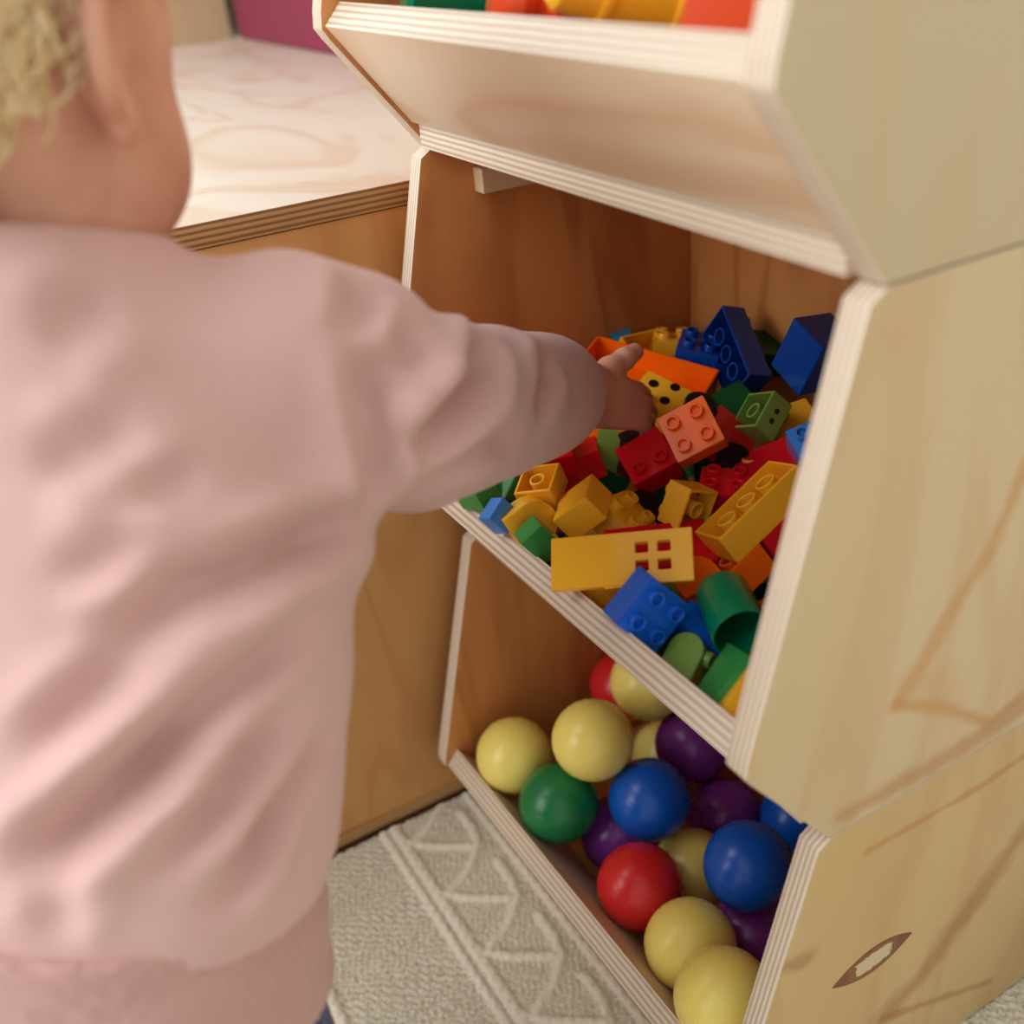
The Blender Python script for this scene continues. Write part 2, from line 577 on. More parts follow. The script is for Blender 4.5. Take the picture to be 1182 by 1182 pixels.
rib = np.sin(2 * np.pi * (X * 0.55 + Y * 0.84) / 0.0050 + 1.2 * np.sin(2 * np.pi * (X * .84 - Y * .55) / 0.021)) * 0.0010
per = ((Y + 0.047) % 0.19)
band = (per < 0.075)
Zr = np.where(band, rib, wav) + rngn.normal(0, 0.00035, X.shape)
twist = 0.0006 * np.sin(2 * np.pi * (X + Y) / 0.0120)
Zr = np.where(rope > 0.05, 0.0024 * rope + twist * rope + rngn.normal(0, 0.00025, X.shape), Zr) - 0.0034
# flattened where bins, bench and feet stand
flat = ((X > -0.05) & (X < BW + 0.004) & (Y > SL - 0.004) & (Y < BD + 0.004)) | (X < -0.020)
Zr = np.where(flat, np.minimum(Zr, -0.0012), np.minimum(Zr, -0.0004))
nx_, ny_ = X.shape
verts = np.stack([X, Y, Zr], -1).reshape(-1, 3)
idx = np.arange(nx_ * ny_).reshape(nx_, ny_)
quads = np.stack([idx[:-1, :-1], idx[1:, :-1], idx[1:, 1:], idx[:-1, 1:]], -1).reshape(-1, 4)


def np_mesh(name, verts, quads, smooth=True):
    m = bpy.data.meshes.new(name)
    m.vertices.add(len(verts))
    m.vertices.foreach_set('co', np.asarray(verts, np.float32).ravel())
    m.loops.add(quads.size)
    m.loops.foreach_set('vertex_index', np.asarray(quads, np.int32).ravel())
    m.polygons.add(len(quads))
    m.polygons.foreach_set('loop_start', np.arange(0, quads.size, quads.shape[1], dtype=np.int32))
    m.update(calc_edges=True)
    m.validate()
    if smooth:
        m.polygons.foreach_set('use_smooth', np.ones(len(quads), bool))
    return m


rm = np_mesh('rug', verts, quads)
a = rm.attributes.new('rope', 'FLOAT', 'POINT')
a.data.foreach_set('value', np.clip(rope, 0, 1).ravel().astype(np.float32))
rug = link('rug', rm, None, k.m)
tag(rug, 'cream wool rug with raised braided leaf lines under the bins', 'rug')
under = box_bm(-0.02, 1.30, -1.10, 0.33, -0.0120, -0.0068)
ub = link('rug_backing', bm_mesh(under, 'rug_backing'), rug, cloth('rug_backing_cloth', (190, 180, 150), (160, 150, 122)))

# ------------------------------------------------------------------ balls
COLS = {
    'yellow_ball': (244, 224, 118), 'green_ball': (26, 120, 66), 'blue_ball': (10, 84, 184), 'purple_ball': (122, 48, 142), 'red_ball': (212, 38, 40),
    'yellow': (255, 190, 48), 'orange': (255, 112, 14), 'red': (222, 20, 38), 'green': (52, 142, 72), 'dark_green': (20, 84, 44), 'lime': (128, 164, 76),
    'blue': (24, 100, 214), 'deep_blue': (0, 66, 156), 'sky': (64, 132, 214), 'teal': (30, 140, 176), 'black': (26, 24, 26), 'emerald': (0, 122, 80), 'scarlet': (236, 84, 44), 'pale_yellow': (240, 204, 110)}
for nm_, c_ in COLS.items():
    M[nm_] = plastic(nm_ + '_plastic', c_, rough=0.27 if nm_.endswith('ball') else 0.17, spec=0.2 if nm_ == 'orange' else 0.4, bump=0.0 if nm_.endswith('ball') else 0.03)

BR = 0.0325
ball_bm = bmesh.new()
bmesh.ops.create_uvsphere(ball_bm, u_segments=40, v_segments=24, radius=BR)
ball_mesh0 = bm_mesh(ball_bm, 'ball', smooth=True)
seam_bm = bmesh.new()
ring = []
for i in range(40):
    a0 = 2 * math.pi * i / 40
    ring.append([seam_bm.verts.new((math.cos(a0) * r, math.sin(a0) * r, z)) for r, z in ((BR * 0.999, -0.0006), (BR + 0.00022, 0.0), (BR * 0.999, 0.0006))])
for i in range(40):
    for j in range(2):
        seam_bm.faces.new((ring[i][j], ring[(i + 1) % 40][j], ring[(i + 1) % 40][j + 1], ring[i][j + 1]))
seam_mesh0 = bm_mesh(seam_bm, 'seam', smooth=True)
ball_meshes = {}
BALLS = [
    ('yellow', 0.0602, 0.0461, 0.0973, 'yellow ball at the left corner, resting by the side panel'),
    ('yellow', 0.1312, 0.0821, 0.1479, 'yellow ball highest in the pile, above the green ball'),
    ('green', 0.1246, 0.0504, 0.0918, 'green ball by the front board of the bottom bin, the only green one'),
    ('blue', 0.1746, 0.1047, 0.1052, 'blue ball in the middle of the pile, between green and purple balls'),
    ('purple', 0.1366, 0.1780, 0.0955, 'purple ball partly hidden under the middle bin lip'),
    ('purple', 0.1809, 0.1774, 0.0482, 'purple ball between the two large blue balls'),
    ('blue', 0.2338, 0.2106, 0.0717, 'blue ball tucked behind the right side panel of the bottom bin'),
    ('blue', 0.2738, 0.1201, 0.1117, 'blue ball near the right side panel, above the front yellow balls'),
    ('red', 0.2202, 0.0615, 0.0777, 'red ball near the front board, the largest red one in view'),
    ('yellow', 0.2102, 0.1196, 0.0482, 'yellow ball mostly hidden between the red and blue balls'),
    ('yellow', 0.2848, 0.0589, 0.0810, 'yellow ball in front of the blue ball, second from the bottom'),
    ('yellow', 0.3425, 0.0408, 0.1042, 'yellow ball lowest in the picture, cut off by its bottom edge'),
    ('purple', 0.1463, 0.0931, 0.0482, 'purple ball deep between the green and red balls'),
    ('purple', 0.2849, 0.1149, 0.0482, 'purple ball below the right blue ball, behind the front yellow ones'),
    ('red', 0.3313, 0.1578, 0.0619, 'red ball just peeping out beside the right side panel'),
    ('red', 0.0477, 0.1704, 0.1045, 'red ball at the back against the left side panel'),
    ('yellow', 0.0968, 0.1616, 0.1455, 'yellow ball at the back, beside the red one under the lip'),
    ('yellow', 0.0927, 0.1832, 0.0482, 'yellow ball in shadow left of the upper purple ball')]
random.seed(7)
for (c_, x, y, z, lab) in BALLS:
    key = c_ + '_ball'
    if key not in ball_meshes:
        bmh, smh = ball_mesh0.copy(), seam_mesh0.copy()
        bmh.materials.append(M[key])
        smh.materials.append(M[key])
        ball_meshes[key] = (bmh, smh)
    o = link('plastic_ball', ball_meshes[key][0])
    o.location = (x, y, z)
    o.rotation_euler = (random.uniform(0, 6), random.uniform(0, 6), random.uniform(0, 6))
    tag(o, lab, 'ball', 'plastic balls in the bottom bin')
    link('seam', ball_meshes[key][1], o)

# ------------------------------------------------------------------ building bricks
PU, BHT = 0.0159, 0.0192
MESHES = {}


def shell_mesh(size, open_bottom=True, missing=()):
    """brick body: four walls and a top, hollow from below; 'missing' names walls left out"""
    key = ('shell', tuple(round(s, 4) for s in size), open_bottom, missing)
    if key in MESHES:
        return MESHES[key]
    sx, sy, sz = size
    w = 0.0017
    bm = bmesh.new()
    if not open_bottom:
        box_bm(0, sx, 0, sy, 0, sz, bm)
        bmesh.ops.bevel(bm, geom=bm.edges[:], offset=0.0005, segments=2, affect='EDGES')
    else:
        def ringv(x0, x1, y0, y1, z):
            return [bm.verts.new(p) for p in ((x0, y0, z), (x1, y0, z), (x1, y1, z), (x0, y1, z))]
        o0, o1 = ringv(0, sx, 0, sy, 0), ringv(0, sx, 0, sy, sz)
        yi = sy if 'y1' in missing else sy - w
        i0, i1 = ringv(w, sx - w, w, yi, 0), ringv(w, sx - w, w, yi, sz - w)
        bm.faces.new(o1)
        bm.faces.new(i1[::-1])
        for i in range(4):
            j = (i + 1) % 4
            if i == 2 and 'y1' in missing:
                bm.faces.new((o0[2], i0[2], i1[2], i1[3], i0[3], o0[3], o1[3], o1[2]))
                continue
            bm.faces.new((o0[i], o0[j], o1[j], o1[i]))
            bm.faces.new((i0[j], i0[i], i1[i], i1[j]))
            bm.faces.new((o0[j], o0[i], i0[i], i0[j]))
        bmesh.ops.remove_doubles(bm, verts=bm.verts[:], dist=1e-6)
        outer = [e for e in bm.edges if all((abs(v.co.x) < 1e-6 or abs(v.co.x - sx) < 1e-6 or abs(v.co.y) < 1e-6 or abs(v.co.y - sy) < 1e-6) for v in e.verts)]
        bmesh.ops.recalc_face_normals(bm, faces=bm.faces[:])
        bmesh.ops.bevel(bm, geom=outer, offset=0.00045, segments=2, affect='EDGES')
    m = bm_mesh(bm, 'toy_brick')
    smooth_by_angle(m, 40)
    MESHES[key] = m
    return m


def lathe_bm(profile, seg=20, close=False):
    bm = bmesh.new()
    rings = []
    for i in range(seg):
        a0 = 2 * math.pi * i / seg
        rings.append([bm.verts.new((r * math.cos(a0), r * math.sin(a0), z)) for r, z in profile])
    for i in range(seg):
        A, B = rings[i], rings[(i + 1) % seg]
        for j in range(len(profile) - 1):
            bm.faces.new((A[j], B[j], B[j + 1], A[j + 1]))
    bmesh.ops.remove_doubles(bm, verts=bm.verts[:], dist=1e-6)
    return bm


def stud_mesh(scale):
    key = ('stud', round(scale, 2))
    if key not in MESHES:
        s = scale
        prof = [(0.0047 * s, 0), (0.0047 * s, 0.0040 * s), (0.0044 * s, 0.0045 * s), (0.0034 * s, 0.0045 * s), (0.0031 * s, 0.0042 * s), (0.0031 * s, 0.0008 * s), (0.0001, 0.0008 * s)]
        m = bm_mesh(lathe_bm(prof, 20), 'stud')
        smooth_by_angle(m, 40)
        MESHES[key] = m
    return MESHES[key]


def tube_mesh(r, h):
    key = ('tube', round(r, 4), round(h, 4))
    if key not in MESHES:
        prof = [(r, h), (r, 0.0003), (r - 0.0003, 0), (r - 0.0013, 0), (r - 0.0016, 0.0003), (r - 0.0016, h)]
        m = bm_mesh(lathe_bm(prof, 22), 'tube')
        smooth_by_angle(m, 40)
        MESHES[key] = m
    return MESHES[key]


def coloured(mesh, col):
    key = ('col', mesh.name, col)
    if key not in MESHES:
        m = mesh.copy()
        m.materials.clear()
        m.materials.append(M[col])
        MESHES[key] = m
    return MESHES[key]


def brick(col, mat4, nx, ny, label, size=None, studs=True, tubes=True, stud_list=None, shell=None, name='toy_brick', group='building bricks in the middle bin'):
    size = size or (nx * PU, ny * PU, BHT)
    px, py = size[0] / nx, size[1] / ny
    s = px / PU
    base = shell or shell_mesh(size)
    o = link(name, coloured(base, col))
    o.matrix_world = mat4
    tag(o, label, 'toy brick', group)
    if studs:
        for i in range(nx):
            for j in range(ny):
                if stud_list is not None and (i, j) not in stud_list:
                    continue
                st = link('stud', coloured(stud_mesh(s), col), o)
                st.location = ((i + .5) * px, (j + .5) * py, size[2] - 0.0001)
    if tubes and nx > 1 and ny > 1:
        for i in range(1, nx):
            for j in range(1, ny):
                tb = link('tube', coloured(tube_mesh(0.0066 * s, size[2] - 0.0020), col), o)
                tb.location = (i * px, j * py, 0.0006)
    return o


POSE = {
    'orange_22': ([0.428, -0.763, 0.485, 0.795, 0.062, -0.604, 0.431, 0.644, 0.632], [0.191, 0.1268, 0.3984]),
    'red_22': ([0.318, -0.904, 0.284, 0.863, 0.152, -0.482, 0.392, 0.398, 0.829], [0.1695, 0.1085, 0.3736]),
    'yel_center': ([-0.099, 0.035, -0.995, 0.898, -0.427, -0.105, -0.428, -0.904, 0.01], [0.2305, 0.1014, 0.4095]),
    'yel_long': ([-0.003, 0.925, 0.38, 0.889, -0.171, 0.424, 0.458, 0.339, -0.822], [0.241, 0.0958, 0.3871]),
    'yel_open': ([0.752, 0.658, -0.013, 0.622, -0.705, 0.342, 0.216, -0.265, -0.94], [0.1331, 0.0426, 0.405]),
    'yel_corner': ([-0.745, -0.535, -0.398, 0.665, -0.549, -0.507, 0.053, -0.643, 0.764], [0.2081, 0.0559, 0.3958]),
    'lime_eyes': ([-0.237, 0.922, 0.307, 0.769, -0.015, 0.639, 0.594, 0.388, -0.705], [0.1718, 0.1801, 0.4037]),
    'blue_long': ([0.818, -0.554, 0.153, -0.283, -0.156, 0.946, -0.5, -0.818, -0.284], [0.0985, 0.2331, 0.4573]),
    'blue_plain': ([0.924, 0.017, 0.382, -0.064, 0.992, 0.111, -0.377, -0.127, 0.917], [0.1736, 0.2124, 0.4404]),
    'blue_front': ([0.222, 0.044, 0.974, 0.624, 0.761, -0.177, -0.749, 0.647, 0.141], [0.2709, 0.0079, 0.3802]),
    'orange_box': ([0.808, 0.545, -0.225, 0.558, -0.83, -0.006, -0.191, -0.121, -0.974], [0.0364, 0.1665, 0.4344]),
    'yel_frame': ([0.053, 0.859, -0.51, 0.998, -0.062, -0.001, -0.033, -0.509, -0.86], [0.0316, 0.1898, 0.426]),
    'door': ([0.638, -0.644, 0.422, 0.761, 0.445, -0.472, 0.116, 0.623, 0.774], [0.2356, -0.0005, 0.3804]),
    'green_left': ([0.313, -0.149, 0.938, 0.265, 0.962, 0.064, -0.912, 0.229, 0.34], [0.1047, 0.0018, 0.3927]),
    'blue_left': ([0.221, -0.327, 0.919, 0.558, 0.815, 0.156, -0.8, 0.478, 0.363], [0.1362, -0.006, 0.3855]),
    'green_dark_small': ([-0.979, -0.177, -0.099, 0.201, -0.778, -0.595, 0.028, -0.603, 0.797], [0.1991, 0.0308, 0.3813]),
    'green_front': ([0.831, -0.051, -0.554, -0.342, 0.739, -0.581, 0.439, 0.672, 0.596], [0.3368, 0.0395, 0.343]),
    'lime_front': ([0.937, -0.237, 0.256, 0.344, 0.748, -0.568, -0.057, 0.621, 0.782], [0.2943, 0.0329, 0.3412]),
    'green_dark': ([0.421, -0.896, 0.142, 0.779, 0.438, 0.45, -0.465, -0.079, 0.882], [0.1388, 0.0808, 0.3771]),
    'red_wedge': ([0.439, -0.86, -0.26, 0.852, 0.49, -0.182, 0.284, -0.142, 0.948], [0.1346, 0.0698, 0.3773]),
}


def pose(nm):
    R, t = POSE[nm]
    return Matrix(((R[0], R[1], R[2], t[0]), (R[3], R[4], R[5], t[1]), (R[6], R[7], R[8], t[2]), (0, 0, 0, 1)))


def look(px, py, d, z, xang, size=(0, 0, 0)):
    """place a box with its centre at that distance along a pixel's ray; z = its up axis as (image right, image up, towards camera)"""
    zv = Vector(z[0] * CR + z[1] * CU - z[2] * CF).normalized()
    a0 = math.radians(xang)
    xv = Vector(math.cos(a0) * CR + math.sin(a0) * CU)
    xv = (xv - zv * xv.dot(zv)).normalized()
    yv = zv.cross(xv)
    R = Matrix((xv, yv, zv)).transposed()
    c0 = Vector(at(px, py, d)) - R @ Vector([s / 2 for s in size])
    return Matrix.Translation(c0) @ R.to_4x4()


S22, S42, S12 = (2 * PU, 2 * PU, BHT), (4 * PU, 2 * PU, BHT), (PU, 2 * PU, BHT)
brick('orange', pose('orange_22'), 2, 2, 'shiny orange four-stud brick lying studs up in the middle of the pile')
brick('red', pose('red_22'), 2, 2, 'shiny red brick with two studs, joined to the orange four-stud brick', stud_list=[(0, 0), (1, 0)])
brick('yellow', pose('yel_center'), 2, 2, 'yellow brick lying on its side with its hollow facing right, behind the door', size=(.0265, .0265, .018))
YL = pose('yel_long')
brick('yellow', YL, 4, 2, 'long yellow brick upside down against the right side panel, three tubes showing')
brick('orange', YL @ Matrix.Translation((-0.0145, 0.0008, BHT)), 2, 2, 'orange upside-down brick under the near end of the long yellow brick', studs=False)
brick('red', YL @ Matrix.Translation((2 * PU - 0.012, 0.0008, BHT)), 4, 2, 'red brick clipped under the long yellow brick by the right panel', studs=False)
brick('yellow', pose('yel_open'), 2, 2, 'yellow upside-down square brick below the sleeve, its hollow facing up', size=(.0255, .0255, .0165))
brick('yellow', pose('yel_corner'), 2, 2, 'yellow brick tilted on a corner behind the left end of the door', size=(.028, .028, .019), studs=False)
le = brick('lime', pose('lime_eyes'), 2, 2, 'lime green upside-down brick with two black eye dots on its side', size=(.028, .028, .0175))
for ex in (0.010, 0.0175):
    eb = bmesh.new()
    bmesh.ops.create_cone(eb, cap_ends=True, segments=16, radius1=0.0019, radius2=0.0019, depth=0.0004)
    eo = link('printed_eye', bm_mesh(eb, 'printed_eye'), le, M['black'])
    eo.matrix_local = Matrix.Translation((ex, 0.0281, 0.0088)) @ Matrix.Rotation(math.radians(90), 4, 'X')
    eo['label'] = 'round black printed eye'
brick('deep_blue', pose('blue_long'), 4, 2, 'long dark blue brick leaning on the back, three tubes showing')
brick('deep_blue', pose('blue_plain'), 2, 2, 'tall smooth dark blue block in the far right corner', size=(.0318, .0318, .0384), studs=False)
brick('blue', Matrix.Translation((-0.001, 0.002, 0.003)) @ pose('blue_front'), 2, 2, 'bright blue four-stud brick resting on the front lip below the door')
brick('orange', pose('orange_box'), 6, 2, 'long orange tray-shaped brick under the reaching hand, open towards the viewer', shell=shell_mesh((6 * PU, 2 * PU, BHT), True, ('y1',)), tubes=False, studs=True)
brick('yellow', pose('yel_frame'), 2, 2, 'yellow open-frame brick behind the orange tray brick', studs=False, tubes=False)
GL = pose('green_left')
brick('green', GL, 1, 1, 'green brick end at the far left of the pile, beside the sky blue brick', size=(.0185, .0155, .032), studs=False, tubes=False, shell=shell_mesh((.0185, .0155, .032), False))
brick('sky', pose('blue_left') @ Matrix.Translation((0, 0, .018)), 1, 1, 'sky blue brick end on the front lip, left of the yellow bricks', size=(.0165, .0165, .014), studs=False, tubes=False, shell=shell_mesh((.0165, .0165, .014), False))
brick('green', pose('green_dark_small'), 1, 1, 'small green brick on edge touching the left end of the yellow door', size=(.0145, .0165, .0235), studs=False, tubes=False, shell=shell_mesh((.0145, .0165, .0235), False))
brick('green', pose('green_front'), 2, 2, 'smooth green brick in the near right corner beside the lime one', studs=False)
brick('dark_green', pose('green_dark'), 2, 2, 'dark green brick left of the shiny red brick', size=(.029, .029, .018), studs=False)
brick('red', pose('red_wedge'), 2, 2, 'red brick just under the sleeve, left of the dark green brick', studs=False)


def prism(profile, depth, name='toy_brick', bevel=0.0005):
    bm = bmesh.new()
    lo = [bm.verts.new((x, y, 0)) for x, y in profile]
    hi = [bm.verts.new((x, y, depth)) for x, y in profile]
    bm.faces.new(lo[::-1])
    bm.faces.new(hi)
    for i in range(len(profile)):
        j = (i + 1) % len(profile)
        bm.faces.new((lo[i], lo[j], hi[j], hi[i]))
    bmesh.ops.recalc_face_normals(bm, faces=bm.faces[:])
    bmesh.ops.bevel(bm, geom=[e for e in bm.edges if len(e.link_faces) == 2 and e.calc_face_angle(0) > 0.6], offset=bevel, segments=2, affect='EDGES')
    m = bm_mesh(bm, name)
    smooth_by_angle(m, 40)
    return m


def half_round(w, h, n=12):
    """flat at y=0, straight up, then a round end"""
    r = w / 2
    return [(0, 0), (w, 0), (w, h - r)] + [(r + r * math.cos(a), h - r + r * math.sin(a)) for a in [math.pi * i / n for i in range(1, n)]] + [(0, h - r)]


LF = pose('lime_front')
o = brick('lime', LF, 1, 1, 'lime green round-topped brick on the front lip, left of the smooth green one', shell=prism(half_round(.0205, .027), .016), studs=False, tubes=False, size=(.0195, .026, .016))
sd = link('stud', coloured(stud_mesh(1.0), 'lime'), o)
sd.matrix_local = Matrix.Translation((.0195, .018, .008)) @ Matrix.Rotation(math.radians(90), 4, 'Y')

# the yellow door with a four-pane window
dx, dy, dz = .080, .031, .0048
xs = [0, .0480, .0555, .0605, .0680, dx]
ys = [0, .0075, .0138, .0182, .0245, dy]
bm = bmesh.new()
gv = {}
holes = {(1, 1), (1, 3), (3, 1), (3, 3)}


def gvert(i, j, z):
    if (i, j, z) not in gv:
        gv[(i, j, z)] = bm.verts.new((xs[i], ys[j], z * dz))
    return gv[(i, j, z)]


for i in range(5):
    for j in range(5):
        if (i, j) in holes:
            continue
        bm.faces.new([gvert(i, j, 1), gvert(i + 1, j, 1), gvert(i + 1, j + 1, 1), gvert(i, j + 1, 1)])
        bm.faces.new([gvert(i, j + 1, 0), gvert(i + 1, j + 1, 0), gvert(i + 1, j, 0), gvert(i, j, 0)])
        for (di, dj, a, b) in ((0, -1, (i, j), (i + 1, j)), (1, 0, (i + 1, j), (i + 1, j + 1)), (0, 1, (i + 1, j + 1), (i, j + 1)), (-1, 0, (i, j + 1), (i, j))):
            ni, nj = i + di, j + dj
            if ni < 0 or nj < 0 or ni > 4 or nj > 4 or (ni, nj) in holes:
                bm.faces.new([gvert(*a, 0), gvert(*b, 0), gvert(*b, 1), gvert(*a, 1)])
bmesh.ops.recalc_face_normals(bm, faces=bm.faces[:])
bmesh.ops.bevel(bm, geom=[e for e in bm.edges if e.calc_face_angle(0) > 0.6], offset=0.0004, segments=2, affect='EDGES')
dm = bm_mesh(bm, 'toy_door')
door = link('toy_door', dm, None, M['yellow'])
door.matrix_world = pose('door')
tag(door, 'yellow toy house door with a four-pane window lying across the pile', 'toy door')
hb = box_bm(.030, .052, -0.0012, 0.0008, 0.001, 0.0042)
bmesh.ops.bevel(hb, geom=hb.edges[:], offset=0.0004, segments=1, affect='EDGES')
link('handle_ridge', bm_mesh(hb, 'handle_ridge'), door, M['yellow'])

# green tumbler, open end towards the viewer
prof = [(0.0001, 0.0), (0.0105, 0.0), (0.0135, 0.0012), (0.0150, 0.0045), (0.0156, 0.038), (0.0150, 0.0384), (0.0146, 0.0380), (0.0138, 0.006), (0.0001, 0.004)]
cm = bm_mesh(lathe_bm(prof, 40), 'toy_cup')
smooth_by_angle(cm, 40)
cup = link('toy_cup', cm, None, M['emerald'])
cup.matrix_world = look(843, 705, 0.568, (0.16, -0.58, 0.80), 0) @ Matrix.Translation((0, 0, -0.019))
tag(cup, 'glossy emerald green plastic cup on its side, open end dark, near the right panel', 'toy cup')

DOT = None


def small(col, px, py, d, z, xang, nx, ny, label, size=None, **kw):
    sz = size or (nx * PU, ny * PU, BHT)
    return brick(col, look(px, py, d, z, xang, sz), nx, ny, label, size=size, **kw)


small('yellow', 718, 603, .655, (0.55, 0.62, 0.55), 40, 2, 2, 'yellow brick with two studs showing just behind the yellow door')
small('red', 836, 570, .672, (-0.05, 0.80, 0.60), -20, 2, 2, 'red brick with upright studs left of the long yellow brick')
small('red', 908, 536, .690, (-0.3, 0.75, 0.60), 24, 4, 2, 'red brick behind the far end of the long yellow brick', studs=False)
small('red', 838, 508, .712, (0.5, 0.5, 0.7), -25, 2, 2, 'dark red brick peeping out right of the orange four-stud brick', studs=False)
small('yellow', 872, 548, .700, (0.0, 0.92, 0.40), 15, 2, 2, 'yellow brick in shadow with one stud showing below the lime eyes brick')
small('yellow', 916, 496, .738, (-0.2, 0.6, 0.75), 20, 2, 2, 'yellow brick wedged between the tall blue block and the right panel', studs=False)
small('sky', 947, 518, .672, (-0.25, 0.45, 0.85), 20, 2, 2, 'bright blue brick half hidden by the right side panel, one hollow stud')
small('lime', 700, 524, .712, (0.1, 0.7, 0.7), -10, 1, 2, 'tiny lime green glimpse of a brick behind the dark green brick', studs=False)
small('orange', 712, 502, .752, (0.05, 0.62, 0.78), -14, 4, 2, 'orange brick lying in shadow below the reaching hand', studs=False)
small('deep_blue', 806, 408, .797, (0.1, 0.75, 0.65), -22, 2, 2, 'dark blue brick left of the long leaning blue brick')
small('dark_green', 846, 476, .742, (-0.3, 0.6, 0.75), 30, 2, 2, 'dark green brick in shadow left of the lime eyes brick', studs=False)
small('dark_green', 890, 408, .800, (0.1, 0.7, 0.7), 5, 2, 2, 'dark green brick in deep shadow between the two tall blue ones', studs=False)
small('yellow', 776, 402, .832, (0.0, 0.9, 0.4), 0, 2, 2, 'yellow brick at the back, left of the dark blue bricks')
small('teal', 716, 392, .842, (0.0, 0.8, 0.6), 0, 1, 2, 'teal brick barely visible at the back behind the orange tray', studs=False)
small('red', 634, 527, .695, (-0.2, 0.7, 0.7), 10, 2, 2, 'red brick edge between the sleeve and the yellow square brick', studs=False)
small('blue', 806, 730, .590, (0.35, 0.35, 0.87), -38, 2, 1, 'dark side of a blue brick right of the bright blue four-stud brick', studs=False, tubes=False)
small('orange', 700, 690, .650, (0.0, 0.75, 0.66), -30, 2, 2, 'orange brick in shadow under the lower left edge of the door', studs=False)
small('yellow', 708, 690, .615, (0.1, 0.6, 0.8), 50, 1, 2, 'yellow brick edge between the door and the bright blue brick', studs=False)
small('lime', 768, 686, .612, (0.1, 0.8, 0.6), -5, 2, 1, 'pale lime brick edge right under the door window', studs=False)
small('red', 760, 640, .632, (0.1, 0.6, 0.8), 15, 4, 2, 'red brick seen through the window of the yellow door', studs=False)
small('red', 795, 692, .618, (0.0, 0.8, 0.6), 20, 2, 2, 'dark red brick in the gap between the blue brick and the green cup', studs=False)
small('yellow', 853, 806, .533, (0.25, 0.35, 0.9), 52, 1, 1, 'yellow brick edge in the near corner between the green brick and the right panel', size=(.040, .013, .020), studs=False, tubes=False)

# green and yellow rounded bricks at the left
for (col, px, py, d, z, xa, w, h, dep, lab) in (
        ('green', 586, 553, .682, (-0.35, 0.15, 0.92), 62, .024, .020, .024, 'green rounded brick between the green brick end and the yellow square brick'),
        ('yellow', 613, 602, .648, (0.30, -0.25, 0.92), -52, .029, .030, .018, 'yellow arch-topped brick left of the small green brick'),
        ('orange', 803, 672, .612, (-0.2, 0.5, 0.84), 35, .026, .022, .022, 'orange rounded brick beside the right end of the door')):
    mat4 = look(px, py, d, z, xa, (w, h, dep))
    brick(col, mat4, 1, 1, lab, shell=prism(half_round(w, h), dep), size=(w, h, dep), studs=False, tubes=False)

# yellow plate with round black holes under the fingers
pm = shell_mesh((3 * PU, 2.4 * PU, .010), False)
pl = brick('yellow', look(766, 468, .748, (0.05, 0.55, 0.83), -38, (3 * PU, 2.4 * PU, .010)), 3, 2, 'yellow spotted plate with black round dots under the fingertips', shell=pm, size=(3 * PU, 2.4 * PU, .010), studs=False, tubes=False)
for (ux, uy) in ((.2, .22), (.2, .75), (.5, .5), (.8, .22), (.8, .75), (.5, .9)):
    db = bmesh.new()
    bmesh.ops.create_cone(db, cap_ends=True, segments=18, radius1=0.0036, radius2=0.0036, depth=0.0006)
    do = link('printed_dot', bm_mesh(db, 'printed_dot'), pl, M['black'])
    do.location = (ux * 3 * PU, uy * 2.4 * PU, 0.0101)

# black toy wheels
wprof = [(0.0001, 0), (0.0045, 0), (0.005, 0.001), (0.0095, 0.001), (0.0112, 0.0025), (0.0112, 0.0095), (0.0095, 0.011), (0.005, 0.011), (0.0045, 0.012), (0.0001, 0.012)]
wm = bm_mesh(lathe_bm(wprof, 28), 'tyre_ring')
smooth_by_angle(wm, 40)
hubm = bm_mesh(lathe_bm([(0.0001, 0.0125), (0.0026, 0.0125), (0.0032, 0.0118), (0.0032, 0.009)], 16), 'hub')
hubm.materials.append(M['black'])
for (px, py, d, z, lab) in ((846, 531, .690, (0.1, 0.35, 0.93), 'black toy wheel below the lime eyes brick'),
                            (726, 514, .712, (-0.3, 0.6, 0.74), 'black toy wheel between the red bricks and the sleeve'),
                            (808, 470, .712, (0.2, 0.6, 0.78), 'black toy wheel behind the top corner of the orange brick'),
                            (742, 586, .680, (0.3, 0.4, 0.86), 'black toy wheel in the gap below the shiny red brick')):
    w_ = link('wheeled_toy', wm, None, M['black'])
    w_.matrix_world = look(px, py, d, z, 0, (0, 0, .012))
    tag(w_, lab, 'toy wheel', 'black toy wheels among the bricks')
    link('hub', hubm, w_)

